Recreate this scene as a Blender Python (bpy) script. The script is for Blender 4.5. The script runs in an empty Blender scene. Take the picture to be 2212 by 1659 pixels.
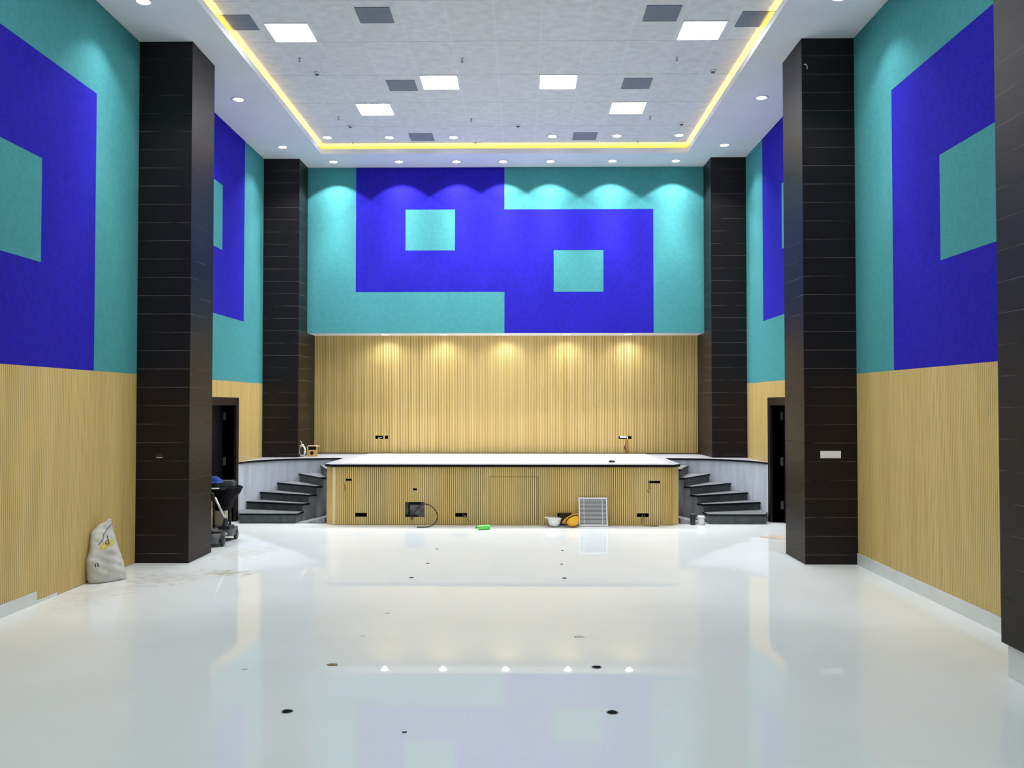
import bpy, math, random
from mathutils import Vector, Matrix
R = random.Random(7)
SC = bpy.context.scene
COL = SC.collection
PI = math.pi

# ------------------------------------------------------------------ camera, world, exposure
cam_d = bpy.data.cameras.new('camera')
cam_d.sensor_fit = 'HORIZONTAL'
cam_d.sensor_width = 36.0
cam_d.lens = 1877.6 / 2212 * 36.0
cam_d.clip_end = 200
cam = bpy.data.objects.new('camera', cam_d)
cam.location = (0, 0, 1.93)
cam.rotation_euler = (PI / 2 + 0.0222, 0, 0.0123)
COL.objects.link(cam)
SC.camera = cam

world = bpy.data.worlds.new('world')
world.use_nodes = True
world.node_tree.nodes['Background'].inputs[0].default_value = (0.5, 0.55, 0.6, 1)
world.node_tree.nodes['Background'].inputs[1].default_value = 0.0
SC.world = world
SC.view_settings.view_transform = 'Standard'
SC.view_settings.look = 'None'
SC.view_settings.gamma = 1
SC.view_settings.exposure = 0.0
try:
    SC.cycles.use_denoising = True
    SC.cycles.max_bounces = 10
    SC.cycles.diffuse_bounces = 5
    SC.cycles.glossy_bounces = 4
    SC.cycles.sample_clamp_indirect = 6
    SC.cycles.caustics_reflective = False
    SC.cycles.caustics_refractive = False
except Exception:
    pass

# light levels of the lamps in the room
L_PANEL = 33.0       # emission of the square ceiling panels
L_PANEL_COL = (0.95, 0.98, 1.0)
W_SOFFIT = 46.0      # downlights in the border in front of the bulkhead
W_SIDE = 22.0        # downlights in the border along the side walls
W_CEIL = 10.0        # downlights in the tiled ceiling
W_STAGE = 15.0       # downlights under the bulkhead
L_STRIP = 60.0        # yellow strip in the cove

# ------------------------------------------------------------------ dimensions of the hall
XL, XR = -4.685, 4.012          # finished faces of the side walls
CL, CR = -4.037, 3.382          # inner faces of the columns
ZS, ZC = 6.357, 6.53            # ceiling border, tiled ceiling
YB, YW = 16.20, 16.81           # bulkhead face, slatted back wall
YF, ZST = 13.81, 0.96           # stage front, stage height
ZB = 3.241                      # underside of bulkhead
ROWS = [2.285, 3.302, 4.320, 5.337, 6.355]


# ------------------------------------------------------------------ materials
def nt(name):
    m = bpy.data.materials.new(name)
    m.use_nodes = True
    t = m.node_tree
    return m, t, t.nodes['Principled BSDF']


def N(t, kind, **kw):
    n = t.nodes.new(kind)
    for k, v in kw.items():
        if k in n.inputs:
            n.inputs[k].default_value = v
        else:
            setattr(n, k, v)
    return n


def lk(t, a, b):
    t.links.new(a, b)


def coords(t, scale=(1, 1, 1)):
    tc = N(t, 'ShaderNodeTexCoord')
    mp = N(t, 'ShaderNodeMapping')
    mp.inputs['Scale'].default_value = scale
    lk(t, tc.outputs['Object'], mp.inputs['Vector'])
    return mp.outputs['Vector']


def math_n(t, op, a, b=None, c=None):
    n = N(t, 'ShaderNodeMath', operation=op)
    for i, v in enumerate((a, b, c)):
        if v is None:
            continue
        if isinstance(v, (int, float)):
            n.inputs[i].default_value = v
        else:
            lk(t, v, n.inputs[i])
    return n.outputs[0]


def mix(t, fac, a, b):
    n = N(t, 'ShaderNodeMix', data_type='RGBA')
    for s, v in ((n.inputs[0], fac), (n.inputs[6], a), (n.inputs[7], b)):
        if isinstance(v, (int, float)):
            s.default_value = v
        elif isinstance(v, tuple):
            s.default_value = (*v, 1) if len(v) == 3 else v
        else:
            lk(t, v, s)
    return n.outputs[2]


def plain(name, col, rough=0.5, metal=0.0, spec=0.5, var=0.0, scale=(6, 6, 6), bump=0.0):
    m, t, p = nt(name)
    p.inputs['Roughness'].default_value = rough
    p.inputs['Metallic'].default_value = metal
    p.inputs['Specular IOR Level'].default_value = spec
    if var or bump:
        v = coords(t, scale)
        nz = N(t, 'ShaderNodeTexNoise', Scale=1.0, Detail=6.0)
        lk(t, v, nz.inputs['Vector'])
        lo = tuple(c * (1 - var) for c in col)
        hi = tuple(min(1, c * (1 + var)) for c in col)
        r = N(t, 'ShaderNodeMapRange')
        r.inputs['From Min'].default_value = 0.3
        r.inputs['From Max'].default_value = 0.7
        lk(t, nz.outputs['Fac'], r.inputs['Value'])
        lk(t, mix(t, r.outputs[0], lo, hi), p.inputs['Base Color'])
        if bump:
            b = N(t, 'ShaderNodeBump', Strength=bump, Distance=0.01)
            lk(t, nz.outputs['Fac'], b.inputs['Height'])
            lk(t, b.outputs[0], p.inputs['Normal'])
    else:
        p.inputs['Base Color'].default_value = (*col, 1)
    return m


def emit(name, col, strength):
    m, t, p = nt(name)
    p.inputs['Base Color'].default_value = (*col, 1)
    p.inputs['Emission Color'].default_value = (*col, 1)
    p.inputs['Emission Strength'].default_value = strength
    return m


def fabric(name, col, var):
    """needle-punched polyester acoustic board: fine speckle"""
    m, t, p = nt(name)
    p.inputs['Roughness'].default_value = 0.95
    p.inputs['Specular IOR Level'].default_value = 0.1
    v = coords(t, (70, 70, 70))
    n1 = N(t, 'ShaderNodeTexNoise', Scale=1.0, Detail=3.0)
    lk(t, v, n1.inputs['Vector'])
    v2 = coords(t, (14, 14, 14))
    n2 = N(t, 'ShaderNodeTexNoise', Scale=1.0, Detail=4.0)
    lk(t, v2, n2.inputs['Vector'])
    s = math_n(t, 'ADD', math_n(t, 'MULTIPLY', n1.outputs['Fac'], 0.7), math_n(t, 'MULTIPLY', n2.outputs['Fac'], 0.3))
    r = N(t, 'ShaderNodeMapRange')
    r.inputs['From Min'].default_value = 0.33
    r.inputs['From Max'].default_value = 0.67
    lk(t, s, r.inputs['Value'])
    lk(t, mix(t, r.outputs[0], tuple(c * (1 - var) for c in col), tuple(min(1, c * (1 + var)) for c in col)), p.inputs['Base Color'])
    return m


def wood_mat(name, col):
    m, t, p = nt(name)
    p.inputs['Roughness'].default_value = 0.42
    p.inputs['Specular IOR Level'].default_value = 0.35
    g = N(t, 'ShaderNodeTexNoise', Scale=1.0, Detail=5.0, Distortion=0.4)
    lk(t, coords(t, (60, 60, 1.6)), g.inputs['Vector'])
    b = N(t, 'ShaderNodeTexNoise', Scale=1.0, Detail=2.0)
    lk(t, coords(t, (4.5, 4.5, 0.12)), b.inputs['Vector'])
    s = math_n(t, 'ADD', math_n(t, 'MULTIPLY', g.outputs['Fac'], 0.5), math_n(t, 'MULTIPLY', b.outputs['Fac'], 0.5))
    r = N(t, 'ShaderNodeMapRange')
    r.inputs['From Min'].default_value = 0.35
    r.inputs['From Max'].default_value = 0.65
    lk(t, s, r.inputs['Value'])
    lk(t, mix(t, r.outputs[0], tuple(c * k for c, k in zip(col, (0.88, 0.84, 0.74))), tuple(min(1, c * k) for c, k in zip(col, (1.08, 1.1, 1.18)))), p.inputs['Base Color'])
    return m


def cladding_mat(name, col, joint):
    """dark laminate boards with a joint every 0.223 m"""
    m, t, p = nt(name)
    p.inputs['Roughness'].default_value = 0.42
    p.inputs['Specular IOR Level'].default_value = 0.27
    tc = N(t, 'ShaderNodeTexCoord')
    sp = N(t, 'ShaderNodeSeparateXYZ')
    lk(t, tc.outputs['Object'], sp.inputs[0])
    q = math_n(t, 'DIVIDE', math_n(t, 'SUBTRACT', sp.outputs['Z'], 0.112), 0.2232)
    fr = math_n(t, 'FRACT', q)
    line = math_n(t, 'LESS_THAN', fr, 0.026)
    g = N(t, 'ShaderNodeTexNoise', Scale=1.0, Detail=5.0, Distortion=0.5)
    lk(t, coords(t, (2.2, 2.2, 40)), g.inputs['Vector'])
    c = mix(t, g.outputs['Fac'], tuple(x * 0.65 for x in col), tuple(x * 1.35 for x in col))
    wn = N(t, 'ShaderNodeTexNoise', Scale=3.0, Detail=2.0)
    lk(t, tc.outputs['Object'], wn.inputs['Vector'])
    wr = N(t, 'ShaderNodeMapRange')
    wr.inputs['From Min'].default_value = 0.35
    wr.inputs['From Max'].default_value = 0.6
    lk(t, wn.outputs['Fac'], wr.inputs['Value'])
    lk(t, mix(t, math_n(t, 'MULTIPLY', line, wr.outputs[0]), c, joint), p.inputs['Base Color'])
    ro = math_n(t, 'ADD', 0.46, math_n(t, 'MULTIPLY', line, 0.3))
    lk(t, ro, p.inputs['Roughness'])
    return m


def floor_mat():
    m, t, p = nt('polished_white_tile')
    p.inputs['Specular IOR Level'].default_value = 0.24
    tc = N(t, 'ShaderNodeTexCoord')
    sp = N(t, 'ShaderNodeSeparateXYZ')
    lk(t, tc.outputs['Object'], sp.inputs[0])
    fx = math_n(t, 'FRACT', math_n(t, 'DIVIDE', math_n(t, 'ADD', sp.outputs['X'], 0.34), 0.8))
    fy = math_n(t, 'FRACT', math_n(t, 'DIVIDE', math_n(t, 'SUBTRACT', sp.outputs['Y'], 9.62), 0.8))
    line = math_n(t, 'MAXIMUM', math_n(t, 'LESS_THAN', fx, 0.003), math_n(t, 'LESS_THAN', fy, 0.005))
    nz = N(t, 'ShaderNodeTexNoise', Scale=1.3, Detail=5.0)
    lk(t, tc.outputs['Object'], nz.inputs['Vector'])
    r = N(t, 'ShaderNodeMapRange')
    r.inputs['From Min'].default_value = 0.3
    r.inputs['From Max'].default_value = 0.7
    lk(t, nz.outputs['Fac'], r.inputs['Value'])
    base = mix(t, r.outputs[0], (0.76, 0.785, 0.765), (0.80, 0.82, 0.81))
    base = mix(t, math_n(t, 'MULTIPLY', line, 0.13), base, (0.35, 0.34, 0.32))
    # scuffed dirt patches by the left column
    for cx, cy, rx, ry, k in ((-3.36, 9.9, 0.42, 0.22, 0.75), (-3.95, 9.6, 0.55, 0.5, 0.35), (-3.6, 11.2, 0.5, 0.7, 0.3), (-4.25, 8.9, 0.4, 0.9, 0.25)):
        dx = math_n(t, 'DIVIDE', math_n(t, 'SUBTRACT', sp.outputs['X'], cx), rx)
        dy = math_n(t, 'DIVIDE', math_n(t, 'SUBTRACT', sp.outputs['Y'], cy), ry)
        d = math_n(t, 'SQRT', math_n(t, 'ADD', math_n(t, 'MULTIPLY', dx, dx), math_n(t, 'MULTIPLY', dy, dy)))
        n2 = N(t, 'ShaderNodeTexNoise', Scale=9.0, Detail=6.0)
        lk(t, tc.outputs['Object'], n2.inputs['Vector'])
        mk = N(t, 'ShaderNodeMapRange')
        mk.inputs['From Min'].default_value = 0.0
        mk.inputs['From Max'].default_value = 0.25
        lk(t, math_n(t, 'SUBTRACT', math_n(t, 'SUBTRACT', n2.outputs['Fac'], 0.22), math_n(t, 'MULTIPLY', d, 0.32)), mk.inputs['Value'])
        base = mix(t, math_n(t, 'MULTIPLY', mk.outputs[0], k), base, (0.50, 0.43, 0.30))
    lk(t, base, p.inputs['Base Color'])
    n3 = N(t, 'ShaderNodeTexNoise', Scale=2.0, Detail=3.0)
    lk(t, tc.outputs['Object'], n3.inputs['Vector'])
    lk(t, math_n(t, 'ADD', 0.015, math_n(t, 'MULTIPLY', n3.outputs['Fac'], 0.02)), p.inputs['Roughness'])
    return m


def ceiling_mat():
    m, t, p = nt('mineral_ceiling_tile')
    p.inputs['Roughness'].default_value = 0.9
    p.inputs['Specular IOR Level'].default_value = 0.2
    tc = N(t, 'ShaderNodeTexCoord')
    sp = N(t, 'ShaderNodeSeparateXYZ')
    lk(t, tc.outputs['Object'], sp.inputs[0])
    qx = math_n(t, 'DIVIDE', math_n(t, 'ADD', sp.outputs['X'], 3.147), 0.5618)
    qy = math_n(t, 'DIVIDE', math_n(t, 'SUBTRACT', sp.outputs['Y'], 10.933), 1.128)
    fx, fy = math_n(t, 'FRACT', qx), math_n(t, 'FRACT', qy)
    ex = math_n(t, 'MINIMUM', fx, math_n(t, 'SUBTRACT', 1.0, fx))
    line_x = math_n(t, 'LESS_THAN', ex, 0.02)
    line_y = math_n(t, 'LESS_THAN', fy, 0.009)
    cell = N(t, 'ShaderNodeTexWhiteNoise', noise_dimensions='2D')
    cb = N(t, 'ShaderNodeCombineXYZ')
    lk(t, math_n(t, 'FLOOR', qx), cb.inputs[0])
    lk(t, math_n(t, 'FLOOR', qy), cb.inputs[1])
    lk(t, cb.outputs[0], cell.inputs['Vector'])
    nz = N(t, 'ShaderNodeTexNoise', Scale=1.0, Detail=6.0)
    lk(t, coords(t, (8, 10, 8)), nz.inputs['Vector'])
    r = N(t, 'ShaderNodeMapRange')
    r.inputs['From Min'].default_value = 0.3
    r.inputs['From Max'].default_value = 0.7
    lk(t, nz.outputs['Fac'], r.inputs['Value'])
    c = mix(t, r.outputs[0], (0.76, 0.75, 0.74), (0.88, 0.88, 0.87))
    c = mix(t, math_n(t, 'MULTIPLY', cell.outputs['Value'], 0.16), c, (0.76, 0.67, 0.65))
    c = mix(t, math_n(t, 'MULTIPLY', line_x, 0.35), c, (0.90, 0.92, 0.94))
    c = mix(t, math_n(t, 'MULTIPLY', line_y, 0.55), c, (0.28, 0.28, 0.30))
    lk(t, c, p.inputs['Base Color'])
    return m


M = {}
M['floor'] = floor_mat()
M['ceiling'] = ceiling_mat()
M['paint'] = plain('white_paint', (0.86, 0.87, 0.88), 0.7, spec=0.2, var=0.03, scale=(2, 2, 2))
M['wallpaint'] = plain('wall_plaster', (0.30, 0.42, 0.40), 0.8, spec=0.2, var=0.04)
M['teal'] = fabric('teal_felt', (0.060, 0.262, 0.275), 0.18)
M['blue'] = fabric('blue_felt', (0.018, 0.0135, 0.34), 0.26)
M['wood'] = wood_mat('pale_maple_laminate', (0.63, 0.455, 0.165))
M['palestrip'] = plain('pale_edge_strip', (0.66, 0.57, 0.30), 0.5, var=0.1)
M['groove'] = plain('groove_core', (0.055, 0.038, 0.010), 0.8, spec=0.1)
M['clad'] = cladding_mat('dark_wenge_cladding', (0.0072, 0.0040, 0.0048), (0.12, 0.092, 0.078))
M['darkwood'] = plain('dark_door_wood', (0.010, 0.006, 0.006), 0.5, spec=0.2, var=0.2, scale=(3, 3, 30))
M['leaf'] = plain('black_door_leaf', (0.004, 0.003, 0.006), 0.6, spec=0.1)
M['hinge'] = plain('tarnished_hinge_steel', (0.10, 0.10, 0.11), 0.5, metal=0.4)
M['skirt'] = plain('white_marble_skirting', (0.70, 0.72, 0.69), 0.25, var=0.05, scale=(3, 3, 3))
M['stone'] = plain('grey_granite', (0.30, 0.30, 0.32), 0.45, var=0.15, scale=(40, 40, 40))
M['stone_dark'] = plain('dark_kota_stone', (0.055, 0.066, 0.070), 0.5, var=0.35, scale=(9, 9, 9))
M['tread'] = plain('worn_stone_tread', (0.145, 0.15, 0.155), 0.5, var=0.25, scale=(14, 14, 14))
M['nosing'] = plain('black_granite_edge', (0.004, 0.004, 0.006), 0.5, spec=0.2, var=0.3, scale=(60, 60, 60))
M['concrete'] = plain('pale_cement_render', (0.52, 0.545, 0.59), 0.85, spec=0.15, var=0.16, scale=(9, 9, 1.2))
M['concrete_dark'] = plain('stained_cement_render', (0.22, 0.225, 0.235), 0.8, spec=0.2, var=0.45, scale=(8, 8, 1.5))
M['stagewhite'] = plain('white_stage_tile', (0.86, 0.86, 0.90), 0.28, var=0.02)
M['panel_frame'] = plain('white_metal_frame', (0.8, 0.8, 0.82), 0.4)
M['diffuser'] = emit('lit_diffuser', L_PANEL_COL, L_PANEL)
M['lens'] = emit('lit_lens', (0.95, 0.96, 1.0), 12.0)
M['strip'] = emit('yellow_led_strip', (1.0, 0.60, 0.06), L_STRIP)
M['ventgrey'] = plain('grey_vent_mesh', (0.23, 0.25, 0.32), 0.7, var=0.15, scale=(50, 50, 50))
M['ventdark'] = plain('dark_vent_interior', (0.05, 0.055, 0.07), 0.8)
M['steel'] = plain('brushed_steel', (0.80, 0.82, 0.84), 0.35, metal=0.7)
M['brass'] = plain('dull_brass', (0.22, 0.18, 0.13), 0.4, metal=0.8)
M['black'] = plain('black_plastic', (0.010, 0.010, 0.012), 0.45)
M['void'] = plain('dark_recess', (0.012, 0.009, 0.010), 0.9, spec=0.1)
M['greyplastic'] = plain('grey_plastic', (0.10, 0.104, 0.108), 0.5, var=0.12)
M['ltgrey'] = plain('light_grey_plastic', (0.38, 0.39, 0.40), 0.45, var=0.1)
M['louvregrey'] = plain('pale_grey_louvre', (0.72, 0.72, 0.72), 0.5)
M['white'] = plain('white_plastic', (0.82, 0.82, 0.80), 0.35)
M['yellowp'] = plain('yellow_helmet_plastic', (0.80, 0.42, 0.015), 0.35)
M['oranged'] = plain('helmet_dark_band', (0.06, 0.015, 0.01), 0.6)  # dark red-brown band round the yellow helmet
M['green'] = plain('green_bottle_plastic', (0.12, 0.62, 0.10), 0.35)
M['greend'] = plain('dark_green_cap', (0.02, 0.12, 0.04), 0.4)
M['bluecloth'] = plain('blue_cloth', (0.010, 0.05, 0.27), 0.85, var=0.3, scale=(20, 20, 20), bump=0.5)
M['blackcloth'] = plain('black_bag_cloth', (0.004, 0.0036, 0.006), 0.75, spec=0.15, var=0.4, scale=(12, 12, 12), bump=0.6)
M['yellowbag'] = plain('faded_yellow_plastic', (0.42, 0.34, 0.06), 0.6, var=0.25, scale=(10, 10, 10))
M['card'] = plain('cardboard', (0.52, 0.32, 0.09), 0.8, var=0.15, scale=(10, 10, 10))
M['cardpale'] = plain('pale_cardboard', (0.62, 0.55, 0.42), 0.8, var=0.1)
M['cablewhite'] = plain('white_cable', (0.72, 0.68, 0.66), 0.5)
M['cableblack'] = plain('brown_black_cable', (0.035, 0.022, 0.014), 0.5)
M['cablebrown'] = plain('brown_wire', (0.30, 0.18, 0.06), 0.6)
M['burn'] = plain('brown_scorch', (0.36, 0.17, 0.04), 0.8, var=0.4, scale=(25, 25, 25))
M['sack'] = plain('woven_sack', (0.53, 0.52, 0.48), 0.85, spec=0.15, var=0.22, scale=(9, 9, 9), bump=0.8)
M['sackyellow'] = plain('faded_yellow_print', (0.58, 0.46, 0.12), 0.85, var=0.25, scale=(25, 25, 25))
M['ink'] = plain('black_ink', (0.03, 0.03, 0.035), 0.8)
M['mudbrown'] = plain('dried_mud', (0.20, 0.145, 0.065), 0.9, var=0.4, scale=(60, 60, 60))
M['ply'] = plain('raw_plaster_cavity', (0.20, 0.18, 0.19), 0.9, var=0.5, scale=(14, 14, 14))
M['paperbrown'] = plain('dusty_board', (0.50, 0.43, 0.35), 0.8, var=0.15, scale=(9, 9, 9))


# ------------------------------------------------------------------ mesh building
class MB:
    def __init__(self):
        self.v, self.f, self.m = [], [], []

    def quad(self, pts, mi=0):
        n = len(self.v)
        self.v += [tuple(p) for p in pts]
        self.f.append(tuple(range(n, n + len(pts))))
        self.m.append(mi)

    def box(self, a, b, mi=0):
        (x0, y0, z0), (x1, y1, z1) = a, b
        n = len(self.v)
        self.v += [(x0, y0, z0), (x1, y0, z0), (x1, y1, z0), (x0, y1, z0), (x0, y0, z1), (x1, y0, z1), (x1, y1, z1), (x0, y1, z1)]
        for q in ((3, 2, 1, 0), (4, 5, 6, 7), (0, 1, 5, 4), (1, 2, 6, 5), (2, 3, 7, 6), (3, 0, 4, 7)):
            self.f.append(tuple(n + i for i in q))
            self.m.append(mi)
        return self

    def bevbox(self, a, b, r, mi=0):
        """box with all vertical edges rounded"""
        (x0, y0, z0), (x1, y1, z1) = a, b
        pts = []
        for cx, cy, s in ((x1 - r, y1 - r, 0), (x0 + r, y1 - r, 1), (x0 + r, y0 + r, 2), (x1 - r, y0 + r, 3)):
            for k in range(5):
                t = (s + k / 4) * PI / 2
                pts.append((cx + r * math.cos(t), cy + r * math.sin(t)))
        self.prism(pts, z0, z1, mi)
        return self

    def prism(self, pts, z0, z1, mi=0, mtop=None, mbot=None):
        n, k = len(self.v), len(pts)
        self.v += [(x, y, z0) for x, y in pts] + [(x, y, z1) for x, y in pts]
        area = sum(pts[i][0] * pts[(i + 1) % k][1] - pts[(i + 1) % k][0] * pts[i][1] for i in range(k))
        ring = list(range(k))
        if area < 0:
            ring.reverse()
        self.f.append(tuple(n + i for i in reversed(ring)))
        self.m.append(mi if mbot is None else mbot)
        self.f.append(tuple(n + k + i for i in ring))
        self.m.append(mi if mtop is None else mtop)
        for j in range(k):
            a, b = ring[j], ring[(j + 1) % k]
            self.f.append((n + a, n + b, n + k + b, n + k + a))
            self.m.append(mi)
        return self

    def tube(self, path, r, seg=8, mi=0, closed=False):
        pts = [Vector(p) for p in path]
        n0 = len(self.v)
        up = Vector((0, 0, 1))
        prev = None
        rr = r if isinstance(r, (list, tuple)) else [r] * len(pts)
        for i, p in enumerate(pts):
            d = (pts[min(i + 1, len(pts) - 1)] - pts[max(i - 1, 0)]).normalized()
            if prev is None:
                a = d.cross(up)
                if a.length < 1e-3:
                    a = d.cross(Vector((1, 0, 0)))
            else:
                a = prev - d * prev.dot(d)
                if a.length < 1e-4:
                    a = d.cross(up)
            a.normalize()
            prev = a
            b = d.cross(a)
            for k in range(seg):
                t = 2 * PI * k / seg
                self.v.append(tuple(p + (a * math.cos(t) + b * math.sin(t)) * rr[i]))
        for i in range(len(pts) - 1):
            for k in range(seg):
                k2 = (k + 1) % seg
                self.f.append((n0 + i * seg + k, n0 + (i + 1) * seg + k, n0 + (i + 1) * seg + k2, n0 + i * seg + k2))
                self.m.append(mi)
        self.f.append(tuple(n0 + k for k in range(seg)))
        self.m.append(mi)
        e = n0 + (len(pts) - 1) * seg
        self.f.append(tuple(e + k for k in reversed(range(seg))))
        self.m.append(mi)
        return self

    def lathe(self, prof, seg=24, c=(0, 0, 0), mi=0, rot=None):
        n0 = len(self.v)
        for r, z in prof:
            for k in range(seg):
                t = 2 * PI * k / seg
                p = Vector((r * math.cos(t), r * math.sin(t), z))
                if rot is not None:
                    p = rot @ p
                self.v.append((p.x + c[0], p.y + c[1], p.z + c[2]))
        for i in range(len(prof) - 1):
            for k in range(seg):
                k2 = (k + 1) % seg
                self.f.append((n0 + i * seg + k, n0 + i * seg + k2, n0 + (i + 1) * seg + k2, n0 + (i + 1) * seg + k))
                self.m.append(mi)
        if prof[0][0] > 1e-6:
            self.f.append(tuple(n0 + k for k in reversed(range(seg))))
            self.m.append(mi)
        if prof[-1][0] > 1e-6:
            e = n0 + (len(prof) - 1) * seg
            self.f.append(tuple(e + k for k in range(seg)))
            self.m.append(mi)
        return self

    def build(self, name, mats, parent=None, smooth=False, loc=None, rot=None):
        me = bpy.data.meshes.new(name)
        me.from_pydata(self.v, [], self.f)
        ms = mats if isinstance(mats, (list, tuple)) else [mats]
        for m in ms:
            me.materials.append(M[m])
        me.polygons.foreach_set('material_index', self.m)
        if smooth:
            me.polygons.foreach_set('use_smooth', [True] * len(self.f))
        me.update()
        o = bpy.data.objects.new(name, me)
        COL.objects.link(o)
        if parent is not None:
            o.parent = parent
        if loc is not None:
            o.location = loc
        if rot is not None:
            o.rotation_euler = rot
        return o


def tag(o, label=None, cat=None, group=None, kind=None):
    for k, v in (('label', label), ('category', cat), ('group', group), ('kind', kind)):
        if v:
            o[k] = v
    return o


def thing(name, label, cat, loc=(0, 0, 0), rz=0.0, group=None, kind=None):
    o = bpy.data.objects.new(name, None)
    o.empty_display_size = 0.1
    COL.objects.link(o)
    o.location = loc
    o.rotation_euler = (0, 0, rz)
    return tag(o, label, cat, group, kind)


def dup(root, loc, label, group=None):
    r = root.copy()
    COL.objects.link(r)
    r.location = loc
    r['label'] = label
    if group:
        r['group'] = group
    for ch in list(root.children):
        c = ch.copy()
        COL.objects.link(c)
        c.parent = r
        for g in ch.children:
            d = g.copy()
            COL.objects.link(d)
            d.parent = c
    return r


def spot(parent, watts, half, blend, radius=0.03, col=(1, 0.97, 0.95), z=-0.03, power=2.5):
    """recessed lamp: a narrow reflector beam that thins out towards a sharp cut-off angle"""
    d = bpy.data.lights.new('lamp', 'SPOT')
    d.energy = watts
    d.spot_size = 2 * math.radians(half)
    d.spot_blend = blend
    d.shadow_soft_size = radius
    d.color = col
    d.use_nodes = True
    t = d.node_tree
    em = t.nodes['Emission']
    ge = N(t, 'ShaderNodeNewGeometry')
    sp = N(t, 'ShaderNodeSeparateXYZ')
    lk(t, ge.outputs['Normal'], sp.inputs[0])
    z2 = math_n(t, 'MULTIPLY', sp.outputs['Z'], sp.outputs['Z'])
    sn = math_n(t, 'SQRT', math_n(t, 'MAXIMUM', math_n(t, 'SUBTRACT', 1.0, z2), 0.07))
    lk(t, math_n(t, 'DIVIDE', 1.0, math_n(t, 'POWER', sn, power)), em.inputs['Strength'])
    o = bpy.data.objects.new('lamp', d)
    COL.objects.link(o)
    o.parent = parent
    o.location = (0, 0, z)
    return o


ORD = ['leftmost', 'second from left', 'third from left', 'fourth from left', 'fifth from left', 'sixth from left', 'rightmost']

# ------------------------------------------------------------------ room shell


def floor_z(y):
    """the floor falls very slightly towards the viewer"""
    if y > 6.9:
        return 0.0
    def slope_int(a):            # integral of the slope from a to 6.9
        d = 6.9 - a
        k = min(d, 1.6)
        return 0.0118 * k * k / 2 + (0.0118 * 1.6) * max(0.0, d - 1.6)
    return -slope_int(max(y, 3.0))


fb = MB()
ys = [-5.2, 0.0, 2.0, 2.6, 3.0] + [3.0 + 0.1 * i for i in range(1, 45)] + [8.5, 11.0, 14.0, 18.2]
xs_ = [-6, 5.4]
for y in ys:
    for x in xs_:
        fb.v.append((x, y, floor_z(y)))
for i in range(len(ys) - 1):
    fb.f.append((2 * i, 2 * i + 1, 2 * i + 3, 2 * i + 2))
    fb.m.append(0)
n_ = len(fb.v)
fb.v += [(-6, -5.2, -0.2), (5.4, -5.2, -0.2), (5.4, 18.2, -0.2), (-6, 18.2, -0.2)]
fb.f.append((n_ + 3, n_ + 2, n_ + 1, n_))
fb.m.append(0)
tag(fb.build('floor', 'floor', None, True), kind='structure')
tag(MB().box((-5.2, -5, ZC), (4.6, 17.0, ZC + 0.12)).build('ceiling', 'ceiling'), kind='structure')

WT = 0.035          # thickness of the panelling in front of the bare walls
DY0, DY1, DZ = 12.95, 14.165, 1.90       # doorway in each side wall


def side_wall(name, x0, x1):
    b = MB()
    b.box((x0, -5, 0), (x1, DY0, ZC))
    b.box((x0, DY0, DZ), (x1, DY1, ZC))
    b.box((x0, DY1, 0), (x1, 17.0, ZC))
    return tag(b.build(name, 'wallpaint'), kind='structure')


side_wall('wall_left', XL - WT - 0.25, XL - WT)
side_wall('wall_right', XR + WT, XR + WT + 0.25)
tag(MB().box((-4.97, 16.95, 0), (4.3, 17.2, ZC)).build('wall_back', 'wallpaint'), kind='structure')
tag(MB().box((-4.97, -5.2, 0), (4.3, -5.0, ZC)).build('wall_front', 'paint'), kind='structure')

# ceiling border with an opening, upturned lip and the cove behind it
KX0, KX1, KY0, KY1 = -3.575, 2.912, -3.0, 15.30
sb = MB()
sb.box((XL - WT, -5, ZS), (KX0, 16.95, ZS + 0.03))
sb.box((KX1, -5, ZS), (XR + WT, 16.95, ZS + 0.03))
sb.box((KX0, KY1, ZS), (KX1, 16.95, ZS + 0.03))
sb.box((KX0, -5, ZS), (KX1, KY0, ZS + 0.03))
LH = 0.088
sb.box((KX0 - 0.02, KY0, ZS + 0.03), (KX0, KY1 + 0.02, ZS + LH))
sb.box((KX1, KY0, ZS + 0.03), (KX1 + 0.02, KY1 + 0.02, ZS + LH))
sb.box((KX0, KY1, ZS + 0.03), (KX1, KY1 + 0.02, ZS + LH))
tag(sb.build('trim_1', 'paint'), 'white plaster ceiling border around the sunken tiled ceiling', 'ceiling border', kind='structure')

ls = thing('led_strip', 'glowing yellow light strip hidden behind the ceiling border lip', 'light strip', (0, 0, ZS + 0.031))
for a, b_ in (((KX0 - 0.055, 1.0, 0), (KX0 - 0.035, KY1 + 0.04, 0.009)), ((KX1 + 0.035, 1.0, 0), (KX1 + 0.055, KY1 + 0.04, 0.009)),
              ((KX0 - 0.055, KY1 + 0.0405, 0), (KX1 + 0.055, KY1 + 0.0605, 0.009))):
    MB().box(a, b_).build('strip', 'strip', ls)

# bulkhead over the stage
bb = MB()
bb.box((CL + 0.002, YB + 0.035, ZB), (CR - 0.002, 16.95, ZB + 0.05))
bb.box((CL + 0.002, YB + 0.035, ZB + 0.05), (CR - 0.002, YB + 0.14, ZS))
tag(bb.build('wall_bulkhead', 'paint'), 'white underside and core of the bulkhead over the stage', 'bulkhead', kind='structure')


# ------------------------------------------------------------------ columns
def column(x0, x1, y0, y1, z0, label, plinth=False):
    c = MB().box((x0, y0, z0), (x1, y1, ZS - 0.001)).build('column', 'clad')
    tag(c, label, 'column', kind='structure')
    if plinth:
        s = 0.03
        MB().box((x0 + s, y0 + s, -0.04), (x1, y1 - s, z0)).build('plinth', 'skirt', c)
    return c


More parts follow.
